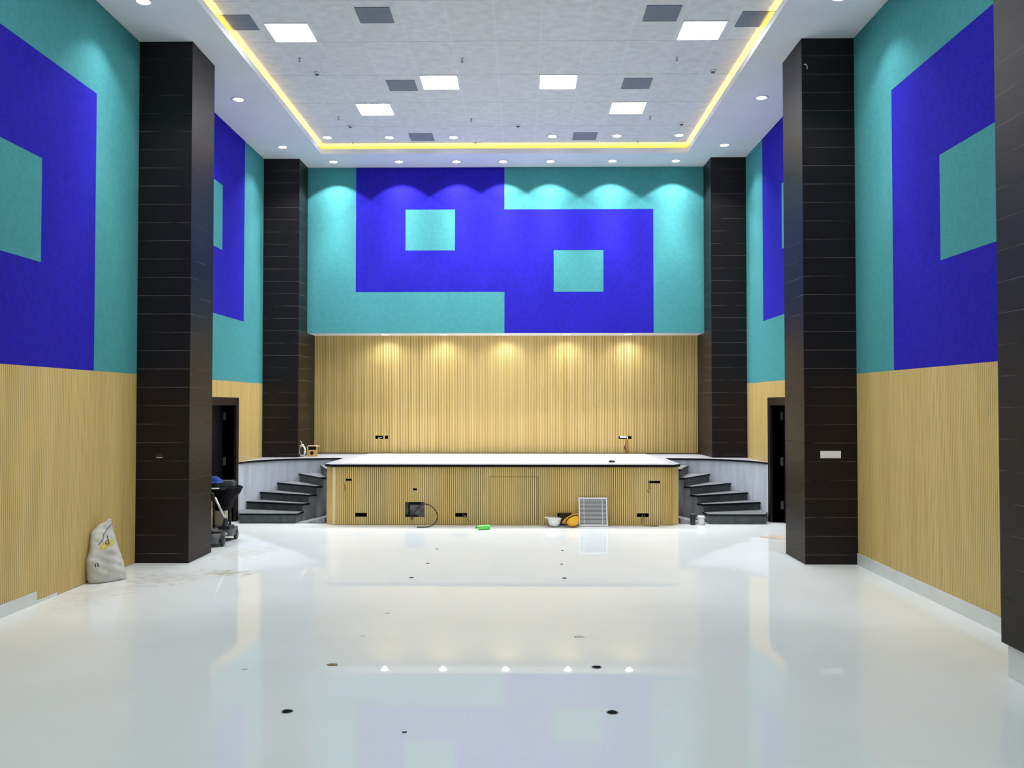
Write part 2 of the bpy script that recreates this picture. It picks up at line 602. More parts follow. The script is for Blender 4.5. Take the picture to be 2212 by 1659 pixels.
column(XL - WT + 0.002, CL, 10.492, 11.255, 0, 'dark wood clad column on the left, nearer the camera')
column(XL - WT + 0.002, CL, 15.592, 16.94, ZST + 0.001, 'dark wood clad column at the left end of the stage')
column(CR, XR + WT - 0.002, 10.492, 11.255, 0, 'dark wood clad column carrying a white switch plate')
column(CR, XR + WT - 0.002, 15.592, 16.94, ZST + 0.001, 'dark wood clad column at the right end of the stage')
column(CR + 0.02, XR + WT - 0.002, 5.45, 6.26, 0.235, 'dark wood clad column at the right picture edge', True)


# ------------------------------------------------------------------ felt wall panels
def cells_panel(name, label, axis, face, back, cells, mat):
    """one flat board made of grid cells [(a0,a1,z0,z1)]; face/back are the coordinates on the wall axis"""
    b = MB()
    As = sorted({round(c[i], 4) for c in cells for i in (0, 1)})
    Zs = sorted({round(c[i], 4) for c in cells for i in (2, 3)})

    def occ(i, j):
        if i < 0 or j < 0 or i >= len(As) - 1 or j >= len(Zs) - 1:
            return False
        a, z = (As[i] + As[i + 1]) / 2, (Zs[j] + Zs[j + 1]) / 2
        return any(c[0] < a < c[1] and c[2] < z < c[3] for c in cells)

    def P(d, a, z):
        return (d, a, z) if axis == 'x' else (a, d, z)
    g = 0.0008
    for i in range(len(As) - 1):
        for j in range(len(Zs) - 1):
            if not occ(i, j):
                continue
            a0, a1, z0, z1 = As[i], As[i + 1], Zs[j], Zs[j + 1]
            if not occ(i - 1, j):
                a0 += g
            if not occ(i + 1, j):
                a1 -= g
            if not occ(i, j - 1):
                z0 += g
            if not occ(i, j + 1):
                z1 -= g
            b.quad([P(face, a0, z0), P(face, a1, z0), P(face, a1, z1), P(face, a0, z1)])
            b.quad([P(back, a0, z0), P(back, a0, z1), P(back, a1, z1), P(back, a1, z0)])
            if not occ(i - 1, j):
                b.quad([P(face, a0, z0), P(face, a0, z1), P(back, a0, z1), P(back, a0, z0)])
            if not occ(i + 1, j):
                b.quad([P(face, a1, z0), P(back, a1, z0), P(back, a1, z1), P(face, a1, z1)])
            if not occ(i, j - 1):
                b.quad([P(face, a0, z0), P(back, a0, z0), P(back, a1, z0), P(face, a1, z0)])
            if not occ(i, j + 1):
                b.quad([P(face, a0, z1), P(face, a1, z1), P(back, a1, z1), P(back, a0, z1)])
    return tag(b.build(name, mat), label, 'wall panel')


def grid_cells(A, Z, test):
    return [(A[i], A[i + 1], Z[j], Z[j + 1]) for i in range(len(A) - 1) for j in range(len(Z) - 1) if test(i, j)]


# bulkhead: 8 x 4 modules; j counts from the bottom row
BA = [CL + 0.001, -3.126, -2.196, -1.268, -0.341, 0.58, 1.508, 2.44, CR - 0.001]
BZ = [ZB, 4.012, 4.792, 5.562, ZS - 0.002]
sqA = lambda i, j: (i, j) == (2, 2)
sqB = lambda i, j: (i, j) == (5, 1)
blu = lambda i, j: ((1 <= i <= 3 and j >= 1) or (4 <= i <= 6 and j <= 2)) and not sqA(i, j) and not sqB(i, j)
cells_panel('acoustic_panel', 'wide S-shaped blue felt panel on the bulkhead over the stage', 'y', YB, YB + 0.034, grid_cells(BA, BZ, blu), 'blue')
cells_panel('acoustic_panel', 'small teal felt square in upper left part of the bulkhead', 'y', YB, YB + 0.034, grid_cells(BA, BZ, sqA), 'teal')
cells_panel('acoustic_panel', 'small teal felt square in lower right part of the bulkhead', 'y', YB, YB + 0.034, grid_cells(BA, BZ, sqB), 'teal')
cells_panel('acoustic_panel', 'teal felt panel down the left and bottom of the bulkhead', 'y', YB, YB + 0.034,
            grid_cells(BA, BZ, lambda i, j: i == 0 or (1 <= i <= 3 and j == 0)), 'teal')
cells_panel('acoustic_panel', 'teal felt panel along the top and right of the bulkhead', 'y', YB, YB + 0.034,
            grid_cells(BA, BZ, lambda i, j: i == 7 or (4 <= i <= 6 and j == 3)), 'teal')

for side, face, back in (('left', XL, XL - WT + 0.001), ('right', XR, XR + WT - 0.001)):
    # near bay: modules counted from the column towards the camera
    A = [6.262, 7.31, 8.368, 9.435, 10.490]
    Z = ROWS[:4] + [ZS - 0.002]
    s = lambda i, j: (i, j) == (1, 1)
    q = lambda i, j: i <= 2 and j <= 2 and not s(i, j)
    cells_panel('acoustic_panel', 'blue felt panel on the %s wall, near bay before the first column' % side, 'x', face, back, grid_cells(A, Z, q), 'blue')
    cells_panel('acoustic_panel', 'teal felt square set in the near blue panel on the %s wall' % side, 'x', face, back, grid_cells(A, Z, s), 'teal')
    cells_panel('acoustic_panel', 'teal felt panel framing the near blue panel on the %s wall' % side, 'x', face, back,
                grid_cells(A, Z, lambda i, j: i == 3 or j == 3), 'teal')
    # far bay
    A = [11.257, 12.36, 13.45, 14.52, 15.590]
    s2 = lambda i, j: (i, j) == (1, 2)
    q2 = lambda i, j: i <= 2 and j >= 1 and not s2(i, j)
    cells_panel('acoustic_panel', 'blue felt panel on the %s wall, far bay beside the stage' % side, 'x', face, back, grid_cells(A, Z, q2), 'blue')
    cells_panel('acoustic_panel', 'teal felt square set in the far blue panel on the %s wall' % side, 'x', face, back, grid_cells(A, Z, s2), 'teal')
    cells_panel('acoustic_panel', 'teal felt panel in the far bay above the %s door' % side, 'x', face, back,
                grid_cells(A, Z, lambda i, j: i == 3 or j == 0), 'teal')


# ------------------------------------------------------------------ grooved wood panelling
PITCH, GRV, GD = 0.0305, 0.0060, 0.010


def slats(P, a0, a1, zfun, holes=(), b=None, pitch=PITCH, grv=GRV):
    """grooved panel. P(d,a,z): d = depth behind the face. zfun(a) -> (z0, z1). holes: (a0,a1,z0,z1)."""
    b = b or MB()
    n = max(1, round((a1 - a0) / pitch))
    w = (a1 - a0) / n
    for i in range(n):
        s0, s1 = a0 + i * w, a0 + (i + 1) * w
        e = s1 - grv
        mid = (s0 + e) / 2
        z0, z1 = zfun(mid)
        spans = [(z0, z1)]
        for h in holes:
            if h[0] < mid < h[1]:
                new = []
                for u, v in spans:
                    if h[3] <= u or h[2] >= v:
                        new.append((u, v))
                        continue
                    if h[2] > u:
                        new.append((u, h[2]))
                    if h[3] < v:
                        new.append((h[3], v))
                spans = new
        for u, v in spans:
            b.quad([P(0, s0, u), P(0, e, u), P(0, e, v), P(0, s0, v)], 0)
            b.quad([P(0, e, u), P(GD, e, u), P(GD, e, v), P(0, e, v)], 1)
            b.quad([P(GD, e, u), P(GD, s1, u), P(GD, s1, v), P(GD, e, v)], 1)
            b.quad([P(GD, s1, u), P(0, s1, u), P(0, s1, v), P(GD, s1, v)], 1)
            b.quad([P(0, s0, v), P(0, e, v), P(GD + 0.01, e, v), P(GD + 0.01, s0, v)], 0)
            b.quad([P(0, s0, u), P(GD + 0.01, s0, u), P(GD + 0.01, e, u), P(0, e, u)], 0)
    return b


DFY0, DFY1, DFZ = 12.82, 14.292, 2.025     # outside of the door frames
PL = lambda d, a, z: (XL - d, a, z)
PR = lambda d, a, z: (XR + d, a, z)
b = slats(PL, 6.262, 10.490, lambda a: (0.125 if a < 8.36 else (0.035 if a < 8.72 else 0.004), ROWS[0]), grv=0.0032)
tag(b.build('wood_panelling', ['wood', 'groove']), 'grooved pale wood panelling on left wall behind the sack', 'wood panelling')
b = slats(PR, 6.262, 10.490, lambda a: (0.138, ROWS[0]), grv=0.0032)
tag(b.build('wood_panelling', ['wood', 'groove']), 'grooved pale wood panelling on right wall above white skirting', 'wood panelling')
for side, P, lab in (('left', PL, 'left'), ('right', PR, 'right')):
    b = slats(P, 11.257, 15.590, lambda a: (0.004 if a < DFY0 else (DFZ if a < DFY1 else ZST), ROWS[0]), grv=0.0032)
    tag(b.build('wood_panelling', ['wood', 'groove']), 'grooved pale wood panelling around the %s dark doorway' % lab, 'wood panelling')

PW = lambda d, a, z: (a, YW + d, z)
back_holes = [(-2.845, -2.69, 1.242, 1.305), (-2.662, -2.598, 1.242, 1.305), (1.865, 2.008, 1.242, 1.30), (2.044, 2.108, 1.242, 1.30)]
b = slats(PW, CL, CR, lambda a: (ZST + 0.012, ZB + 0.004), back_holes)
back_panel = tag(b.build('wood_panelling', ['wood', 'groove']), 'tall grooved pale wood panelling behind the stage', 'wood panelling')

# skirtings
tag(MB().box((XL - WT + 0.002, -5, -0.09), (XL + 0.004, 8.36, 0.122)).box((XL - WT + 0.002, 8.36, -0.01), (XL + 0.004, 8.73, 0.032)).build('baseboard_left', 'skirt'), kind='structure')
tag(MB().box((XR - 0.012, 6.262, -0.01), (XR + WT - 0.002, 10.490, 0.137)).build('baseboard_right', 'skirt'), kind='structure')


# ------------------------------------------------------------------ doors in the far bays
def door(name, sx, x):
    """sx = +1: recess runs towards +x (right wall), -1: left wall. x = wall face"""
    X = lambda d: x + sx * d
    root = thing(name, 'dark doorway in the %s wall beside the stage steps' % ('left' if sx < 0 else 'right'), 'door', (0, 0, 0), kind='structure')

    def bx(m, d0, y0, z0, d1, y1, z1):
        xs = sorted((X(d0), X(d1)))
        m.box((xs[0], y0, z0), (xs[1], y1, z1))
    f = MB()
    bx(f, -0.004, DFY0 + 0.001, 0.002, 0.24, DY0 - 0.0, DZ)
    bx(f, -0.004, DY1, 0.002, 0.24, DFY1 - 0.001, DZ)
    bx(f, -0.004, DFY0 + 0.001, DZ, 0.24, DFY1 - 0.001, DFZ - 0.001)
    f.build('door_frame', 'darkwood', root)
    l = MB()
    bx(l, 0.215, DY0 + 0.002, 0.004, 0.26, DY1 - 0.002, DZ - 0.002)
    leaf = l.build('door_leaf', 'leaf', root)
    m = MB()
    for z0, z1 in ((0.25, 1.0), (1.12, 1.75)):
        bx(m, 0.208, DY0 + 0.16, z0, 0.216, DY1 - 0.16, z1)
    m.build('door_moulding', 'leaf', leaf)
    for z in (0.22, 0.92, 1.66):
        h = MB()
        bx(h, 0.165, DY1 - 0.012, z, 0.207, DY1 - 0.001, z + 0.13)
        h.build('hinge', 'hinge', root)
    h = MB()
    h.tube([(X(0.20), DY0 + 0.1, 0.95), (X(0.165), DY0 + 0.1, 0.95), (X(0.165), DY0 + 0.22, 0.95)], 0.009)
    h.build('door_handle', 'hinge', root, True)
    return root


door('door_1', -1, XL)
door('door_2', 1, XR)

# ------------------------------------------------------------------ stage
SX0, SX1 = -3.144, 2.485
FX0, FX1 = -3.022, 2.361
st = thing('stage', 'raised stage with grooved wood front and white floor', 'stage', (0, YF, 0))
SB = lambda x, y: (x, y - YF)
# core, set back behind the front panelling
b = MB()
b.prism([SB(SX0 + 0.03, 13.97), SB(FX0 + 0.02, 13.92), SB(FX1 - 0.02, 13.92), SB(SX1 - 0.03, 13.97), SB(SX1 - 0.03, 16.90), SB(SX0 + 0.03, 16.90)], 0, ZST - 0.04)
b.build('core', 'concrete', st)
front_holes = [(-2.806, -2.722, 0.700, 0.733), (-1.752, -1.668, 0.548, 0.580), (-2.665, -2.478, 0.131, 0.191), (-1.874, -1.572, 0.127, 0.363),
               (-1.066, -0.881, 0.131, 0.191), (0.560, 0.752, 0.121, 0.191), (1.812, 1.990, 0.131, 0.190), (1.984, 2.189, 0.664, 0.702)]
PF = lambda d, a, z: (a, d, z)
b = slats(PF, FX0, FX1, lambda a: (0.004, ZST - 0.041), front_holes, grv=0.0075)
# chamfered ends
for xa, xb, ya, yb in ((SX0, FX0, 0.13, 0.0), (FX1, SX1, 0.0, 0.13)):
    b.quad([(xa, ya, 0.004), (xb, yb, 0.004), (xb, yb, ZST - 0.041), (xa, ya, ZST - 0.041)], 0)
b.build('front_panel', ['wood', 'groove'], st)
# plain boards round the hatch in the middle of the front: thin seams
sm = MB()
for a, c in (((-0.525, -0.0015, 0.01), (-0.519, 0.001, 0.766)), ((0.238, -0.0015, 0.01), (0.244, 0.001, 0.766)), ((-0.525, -0.0015, 0.762), (0.244, 0.001, 0.768))):
    sm.box(a, c)
sm.build('hatch_seam', 'groove', st)
for xa in (SX0, SX1):
    s = 1 if xa == SX0 else -1
    x0, x1 = sorted((xa, xa + s * 0.028))
    MB().box((x0, 0.13, 0.004), (x1, 2.0, ZST - 0.041)).build('side_panel', 'concrete_dark', st)
MB().box((FX0 + 0.002, -0.0022, 0.004), (FX0 + 0.047, -0.0004, ZST - 0.042)).build('edge_strip', 'palestrip', st)
# stone top with black nosing and white inset floor
o = 0.028
top = [SB(SX0 - o, 16.80), SB(SX0 - o, 13.93), SB(FX0 - 0.02, YF - o), SB(FX1 + 0.02, YF - o), SB(SX1 + o, 13.93), SB(SX1 + o, 16.80)]
b = MB()
b.prism(top, ZST - 0.040, ZST, 1, mtop=0)
b.build('stage_top', ['stone', 'nosing'], st)
b = MB()
b.box((-2.947, 14.05 - YF, ZST), (2.335, 16.70 - YF, ZST + 0.006))
b.build('white_floor', 'stagewhite', st)


def recess(name, label, P, a0, a1, z0, z1, depth, mat, cat='socket opening'):
    """open-fronted box behind the panelling"""
    t = 0.003
    b = MB()
    b.quad([P(depth, a0, z0), P(depth, a1, z0), P(depth, a1, z1), P(depth, a0, z1)])
    b.quad([P(t, a0, z0), P(depth, a0, z0), P(depth, a0, z1), P(t, a0, z1)])
    b.quad([P(t, a1, z0), P(t, a1, z1), P(depth, a1, z1), P(depth, a1, z0)])
    b.quad([P(t, a0, z1), P(depth, a0, z1), P(depth, a1, z1), P(t, a1, z1)])
    b.quad([P(t, a0, z0), P(t, a1, z0), P(depth, a1, z0), P(depth, a0, z0)])
    o = b.build(name, mat)
    return tag(o, label, cat) if label else o


PFW = lambda d, a, z: (a, YF + d, z)


def slat_fit(a0, a1, b0, b1, pitch=PITCH):
    """hole edges where the slats really end"""
    n = round((b1 - b0) / pitch)
    w = (b1 - b0) / n
    i0 = math.ceil((a0 - b0) / w - 0.4)
    i1 = math.floor((a1 - b0) / w + 0.6)
    return b0 + i0 * w - 0.004, b0 + i1 * w + 0.002


hl = ['small black slot high on the stage front, far left', 'small black slot above the square opening in the stage front',
      'wide black slot low on the stage front, far left', None, 'wide black slot with a stub of wire, low on the stage front',
      'wide black slot behind the two helmets', 'wide black slot with loose wires beside the leaning grille', 'long black slot high on the stage front, right end']
for h, lab in zip(front_holes, hl):
    a0, a1 = slat_fit(h[0], h[1], FX0, FX1)
    if lab:
        q_ = recess('socket_cutout', None, PFW, a0, a1, h[2], h[3], 0.085, 'void')
        q_.parent, q_.location = st, (0, -YF, 0)
        q_['label'] = lab
    else:
        oo = recess('service_opening', None, PFW, a0, a1, h[2], h[3], 0.085, 'ply')
        oo.parent, oo.location = st, (0, -YF, 0)
        oo['label'] = 'square opening with bare plaster inside the stage front'
        mm = MB()
        mm.box((a0 + 0.05, YF + 0.02, h[3] - 0.045), (a1 - 0.08, YF + 0.08, h[3] - 0.012))
        mm.box((a0 + 0.045, YF + 0.03, h[2] + 0.02), (a0 + 0.06, YF + 0.08, h[3] - 0.03))
        mm.box((a0 + 0.004, YF + 0.02, h[2] + 0.002), (a0 + 0.19, YF + 0.08, h[2] + 0.022))
        mm.build('conduit', 'void', oo)
bl = ['oblong black socket hole, left on the wall behind the stage', 'square socket hole beside the left oblong one behind the stage',
      'oblong socket hole half covered by white plate behind the stage', 'square socket hole right of the white plate behind the stage']
for h, lab in zip(back_holes, bl):
    a0, a1 = slat_fit(h[0], h[1], CL, CR)
    q_ = recess('socket_cutout', None, PW, a0, a1, h[2], h[3], 0.09, 'void')
    q_.parent = back_panel
    q_['label'] = lab
# loose white plate in the right hand hole
b = MB().box((1.872, YW - 0.006, 1.262), (2.002, YW - 0.002, 1.298))
o_ = tag(b.build('switch_plate', 'white'), 'white cover plate hanging loose on the wall behind the stage', 'switch plate')
b = MB()
b.tube([(2.056, YW + 0.03, 1.245), (2.07, YW - 0.008, 1.275), (2.085, YW - 0.01, 1.30)], 0.007)
tag(b.build('wire_stub', 'cableblack', None, True), 'short black wire in the right square socket hole', 'wire')
b = MB()
b.tube([(-2.80, YW + 0.05, 1.27), (-2.79, YW - 0.009, 1.262), (-2.785, YW - 0.011, 1.235), (-2.765, YW - 0.008, 1.26), (-2.72, YW + 0.02, 1.275)], 0.006)
tag(b.build('wire_stub', 'cablewhite', None, True), 'pale wire curling out of the left oblong socket hole', 'wire')
# brown damaged strip under the right sockets, an exposed scorched board
b = MB()
pts = [(1.975, ZST + 0.014), (2.055, ZST + 0.014), (2.045, 1.10), (2.035, 1.235), (1.985, 1.235), (1.97, 1.08)]
n0 = len(b.v)
b.quad([(x, YW - 0.004, z) for x, z in pts])
b.quad([(x, YW - 0.0005, z) for x, z in reversed(pts)])
for i in range(len(pts)):
    (xa, za), (xb, zb) = pts[i], pts[(i + 1) % len(pts)]
    b.quad([(xa, YW - 0.004, za), (xa, YW - 0.0005, za), (xb, YW - 0.0005, zb), (xb, YW - 0.004, zb)])
tag(b.build('veneer_strip', 'burn'), 'brown torn strip under the sockets behind the stage', 'veneer strip')
b = MB()
b.tube([(1.985, YW - 0.012, 1.115), (1.96, YW - 0.016, 1.105), (1.963, YW - 0.016, 1.06), (1.975, YW - 0.012, 1.03)], 0.008)
tag(b.build('wire_stub', 'cableblack', None, True), 'black wire end on the brown strip behind the stage', 'wire')
# small dark object on the stage edge
b = MB().bevbox((1.40, 14.16, ZST + 0.007), (1.50, 14.22, ZST + 0.035), 0.012)
b.bevbox((1.41, 14.165, ZST + 0.035), (1.47, 14.215, ZST + 0.042), 0.01)
tag(b.build('tape_measure', 'black', None), 'small black box lying on the white stage floor', 'tool')


# ------------------------------------------------------------------ side platforms and winding steps
def ellipse(cx, cy, rx, ry, t, s):
    return (cx + s * rx * math.cos(t), cy + ry * math.sin(t))


def side_platform(s, cx, xw, label):
    rx = abs(xw - cx)
    cy, ry = 14.295, 1.18
    root = thing('side_platform', label, 'platform', (cx, 15.5, 0))
    loc = lambda p: (p[0] - cx, p[1] - 15.5)
    T = [math.radians(90 * i / 20) for i in range(21)]
    arc = [ellipse(cx, cy, rx - 0.012, ry, t, s) for t in T]
    wallx = xw - s * 0.002
    poly = [(wallx, cy)] + arc[1:] + [(cx + s * 0.03, 16.79), (wallx, 16.79)]
    poly = [(wallx, cy)] + [p for p in arc[1:-1]] + [(cx + s * 0.03, cy + ry), (cx + s * 0.03, 16.79), (wallx, 16.79)]
    # column stands on the platform: notch not needed, top carries it
    MB().prism([loc(p) for p in poly], 0.001, ZST - 0.03).build('cheek_wall', 'concrete', root)
    o = 0.02
    arc2 = [ellipse(cx, cy, rx - 0.03, ry - o, t, s) for t in T]
    poly2 = [(wallx, cy - 0.0)] + arc2[1:-1] + [(cx + s * 0.03, cy + ry - o), (cx + s * 0.03, 16.79), (wallx, 16.79)]
    MB().prism([loc(p) for p in poly2], ZST - 0.03, ZST, 1, mtop=0).build('platform_top', ['stone', 'nosing'], root)
    return root


side_platform(-1, SX0, XL, 'grey platform with curved cement cheek left of the stage')
side_platform(1, SX1, XR, 'grey platform with curved cement cheek right of the stage')


def staircase(s, cx, xw, label):
    root = thing('staircase', label, 'stairs', (cx, 14.3, 0))
    rx = abs(xw - cx) - 0.02
    cyo, ryo = 14.295, 1.155
    cyi, rxi, ryi = 14.10, 0.50, 0.42
    outd = [0, 14, 29, 44, 60, 75, 90]
    hs = [0.16, 0.290, 0.422, 0.558, 0.698, 0.838]
    ind = [0, 22, 40, 57, 70, 80, 90]
    loc = lambda p: (p[0] - cx, p[1] - 14.3)

    def sector(k, k2, ri=0.0, front=0.0):
        po, pi_ = [], []
        m = 6 if k else 7
        for i in range(m + 1):
            f = max(0, i - (m - 6)) / 6
            to = math.radians(outd[k] + (outd[k2] - outd[k]) * f)
            ti = math.radians(ind[k] + (ind[k2] - ind[k]) * f)
            po.append(ellipse(cx + s * 0.034, cyo, rx - 0.034, ryo, to, s))
            pi_.append(ellipse(cx + s * 0.034, cyi, rxi - 0.034 - ri, ryi - ri, ti, s))
            if k == 0 and i == 0:        # the lowest step comes forward to the line of the stage front
                po[0], pi_[0] = (cx + s * (rx - 0.115), 13.985), (pi_[0][0], 13.985)
        if front:
            a, b_ = Vector(po[0]), Vector(pi_[0])
            d = (b_ - a).normalized()
            nrm = Vector((d.y, -d.x))
            if nrm.y > 0:
                nrm = -nrm
            po[0] = tuple(a + nrm * front - d * 0.0)
            pi_[0] = tuple(b_ + nrm * front)
        return [loc(p) for p in po] + [loc(p) for p in reversed(pi_)]
    core = MB()
    for k in range(6):
        core.prism(sector(k, k + 1), 0.001, hs[k] - 0.032, 0)
    core.build('inner_wall', 'concrete_dark', root)
    for k in range(6):
        h = hs[k]
        b = MB()
        b.prism(sector(k, min(k + 1, 6), ri=0.025, front=0.03), h - 0.032, h, 1, mtop=0)
        b.build('tread', ['tread', 'nosing'], root)
        # riser slab under the nosing
        po = Vector(ellipse(cx + s * 0.034, cyo, rx - 0.034, ryo, math.radians(outd[k]), s))
        pi_ = Vector(ellipse(cx + s * 0.034, cyi, rxi - 0.034, ryi, math.radians(ind[k]), s))
        if k == 0:
            po.y = pi_.y = 13.985
            po.x = cx + s * (rx - 0.115)
        d = (pi_ - po).normalized()
        nrm = Vector((d.y, -d.x))
        if nrm.y > 0:
            nrm = -nrm
        h0 = (hs[k - 1] if k else 0) + 0.0005
        po2 = po + d * 0.004
        q = [po2, pi_, pi_ + nrm * 0.012, po2 + nrm * 0.012]
        b = MB()
        b.prism([loc(tuple(p)) for p in q], max(h0, 0.001), h - 0.032)
        b.build('riser', 'stone_dark', root)
    # rough cement wedge in the corner between the steps and the stage
    xa, xb = cx + s * (rxi - 0.01), cx + s * 0.034
    w = MB()
    n = 8
    front = [(xa + (xb - xa) * i / n, 13.972, 0.004 + 0.085 * (i / n) ** 1.3) for i in range(n + 1)]
    for i in range(n):
        (x0, y0, h0), (x1, y1, h1) = front[i], front[i + 1]
        t0, t1 = (math.acos(min(1, abs(x0 - cx) / rxi)), math.acos(min(1, abs(x1 - cx) / rxi)))
        y0b, y1b = cyi + ryi * math.sin(t0) - 0.03, cyi + ryi * math.sin(t1) - 0.03
        y0b, y1b = max(y0b, y0 + 0.01), max(y1b, y1 + 0.01)
        A, B = loc((x0, y0)), loc((x1, y1))
        C, D = loc((x1, y1b)), loc((x0, y0b))
        w.quad([(*A, 0.001), (*B, 0.001), (*B, h1), (*A, h0)])
        w.quad([(*A, h0), (*B, h1), (*C, h1), (*D, h0)])
    w.build('cement_wedge', 'concrete_dark', root)
    return root


staircase(-1, SX0, XL, 'winding dark stone steps between stage and left door')
staircase(1, SX1, XR, 'winding dark stone steps between stage and right door')

# ------------------------------------------------------------------ ceiling fittings
# square panel lights (x0, y0): 0.552 m
pl = thing('panel_light', '', 'ceiling light', (0, 0, ZC))
h = 0.272
b = MB()
for a, c in (((-h, -h, -0.012), (h, -h + 0.014, -0.001)), ((-h, h - 0.014, -0.012), (h, h, -0.001)), ((-h, -h + 0.014, -0.012), (-h + 0.014, h - 0.014, -0.001)), ((h - 0.014, -h + 0.014, -0.012), (h, h - 0.014, -0.001))):
    b.box(a, c)
b.build('frame', 'panel_frame', pl)
MB().bevbox((-h + 0.0145, -h + 0.0145, -0.010), (h - 0.0145, h - 0.0145, -0.002), 0.02).build('diffuser', 'diffuser', pl)
PLS = [(-2.868, 10.645, 'square lit ceiling panel beside the left cove, nearest the camera'),
       (2.205, 10.640, 'square lit ceiling panel beside the right cove, nearest the camera'),
       (-1.183, 12.335, 'square lit ceiling panel left of centre in the middle row'),
       (0.508, 12.335, 'square lit ceiling panel right of centre in the middle row'),
       (-2.302, 13.460, 'square lit ceiling panel farthest from the camera, left side'),
       (1.632, 13.445, 'square lit ceiling panel farthest from the camera, right side')]
HID = [(-1.183, 8.95), (0.508, 8.95), (-2.868, 7.26), (2.205, 7.26), (-2.302, 5.0), (1.632, 5.0), (-1.183, 2.8), (0.508, 2.8), (-2.302, 0.5), (1.632, 0.5)]  # unseen panels, added to light the near part of the floor
for i, (x, y, lab) in enumerate(PLS):
    if i == 0:
        pl.location = (x, y, ZC)
        pl['label'] = lab
        pl['group'] = 'lit square ceiling panels'
    else:
        dup(pl, (x, y, ZC), lab)
for x, y in HID:
    dup(pl, (x, y, ZC), 'unseen square lit ceiling panel added overhead, above the top of the picture', 'added panel lights above the picture')

# ceiling vents
vt = thing('ceiling_vent', '', 'vent', (0, 0, ZC), group='grey ceiling vents')
a = 0.205
b = MB()
for p, q in (((-a, -a, -0.010), (a, -a + 0.012, -0.001)), ((-a, a - 0.012, -0.010), (a, a, -0.001)), ((-a, -a + 0.012, -0.010), (-a + 0.012, a - 0.012, -0.001)), ((a - 0.012, -a + 0.012, -0.010), (a, a - 0.012, -0.001))):
    b.box(p, q)
b.build('frame', 'ventgrey', vt)
b = MB()
for i in range(15):
    y = -a + 0.024 + i * (2 * a - 0.048) / 14
    b.quad([(-a + 0.012, y - 0.009, -0.003), (a - 0.012, y - 0.009, -0.003), (a - 0.012, y + 0.006, -0.010), (-a + 0.012, y + 0.006, -0.010)])
    b.quad([(-a + 0.012, y - 0.009, -0.002), (-a + 0.012, y + 0.006, -0.009), (a - 0.012, y + 0.006, -0.009), (a - 0.012, y - 0.009, -0.002)])
b.box((-a + 0.012, -a + 0.012, -0.0018), (a - 0.012, a - 0.012, -0.001))
b.build('louvre', 'ventgrey', vt)
VS = [(-1.752, 10.176, 'grey ceiling vent at the top, right of the near left panel light'),
      (1.643, 10.170, 'grey ceiling vent at the top, left of the near right panel light'),
      (-1.745, 12.455, 'grey ceiling vent beside the left middle-row panel light'),
      (1.640, 12.415, 'grey ceiling vent above the far right panel light'),
      (-1.745, 14.900, 'grey ceiling vent near the far cove, between downlights, left of centre'),
      (1.070, 14.875, 'grey ceiling vent near the far cove, between downlights, right of centre'),
      (-3.440, 10.355, 'grey ceiling vent tinted yellow beside the left cove'),
      (2.790, 10.337, 'grey ceiling vent tinted yellow beside the right cove')]
for i, (x, y, lab) in enumerate(VS):
    if i == 0:
        vt.location = (x, y, ZC)
        vt['label'] = lab
    else:
        dup(vt, (x, y, ZC), lab)


# round downlights
def downlight_proto(name='downlight'):
    d = thing(name, '', 'downlight')
    prof = [(0.072, -0.001), (0.072, -0.006), (0.096, -0.009), (0.102, -0.006), (0.102, -0.0005)]
    MB().lathe(prof, 28).build('trim_ring', 'panel_frame', d, True)
    MB().lathe([(0.0, -0.007), (0.070, -0.005), (0.0715, -0.001)][::-1], 28).build('lens', 'lens', d, True)
    return d


dl = downlight_proto()
spots = []
for i, (x, y) in enumerate(((-3.468, 15.79), (-2.264, 15.80), (-1.212, 15.81), (-0.356, 15.815), (0.508, 15.81), (1.642, 15.81), (2.796, 15.81))):
    spots.append((x, y, ZS, 'round downlight in the border before the bulkhead, %s of seven' % ORD[i], 'downlights in the border before the bulkhead', W_SOFFIT, 52.5, 0.10))
for x, y, lab in ((-4.176, 9.43, 'round downlight at the upper left, at the picture top over the left wall'), (-4.140, 12.52, 'round downlight in the left border between the two left columns'),
                  (-4.146, 14.87, 'round downlight in the left border near the far left column'),
                  (3.46, 12.54, 'round downlight in the right border between the two right columns'), (3.46, 14.85, 'round downlight in the right border near the far right column')):
    spots.append((x, y, ZS, lab, 'downlights in the side borders', W_SIDE, 52.5, 0.45))
for x, y in ((3.46, 9.43),):
    spots.append((x, y, ZS, 'round downlight overhead in the border, above the picture', 'downlights above the picture', W_SIDE, 52.5, 0.45))
for i, (x, y) in enumerate(((-3.381, 14.90), (-2.305, 14.91), (-1.193, 14.92), (0.511, 14.88), (1.624, 14.87), (2.681, 14.84))):
    spots.append((x, y, ZC, 'round downlight in the tiled ceiling by the far cove, %s of six' % (ORD[i] if i < 5 else 'rightmost'), 'downlights in the tiled ceiling', W_CEIL, 52.5, 0.25))
for i, x in enumerate((-2.614, -1.508, -0.323, 0.850, 2.004)):
    spots.append((x, 16.50, ZB, 'round downlight under the bulkhead over the wood wall, %s of five' % (ORD[i] if i < 4 else 'rightmost'), 'downlights under the bulkhead', W_STAGE, 80, 0.7))
for i, (x, y, z, lab, grp, w, half, bl_) in enumerate(spots):
    if i == 0:
        d = dl
        d.location = (x, y, z)
        d['label'], d['group'] = lab, grp
    else:
        d = dup(dl, (x, y, z), lab, grp)
    d_spot = (d, w, half, bl_)
    spots[i] = d_spot
for d, w, half, bl_ in spots:
    spot(d, w, half, bl_, 0.035, (0.93, 0.97, 1.0) if w == W_STAGE else (0.95, 0.97, 1.0), power={W_STAGE: 0.7, W_SOFFIT: 1.95}.get(w, 2.3))

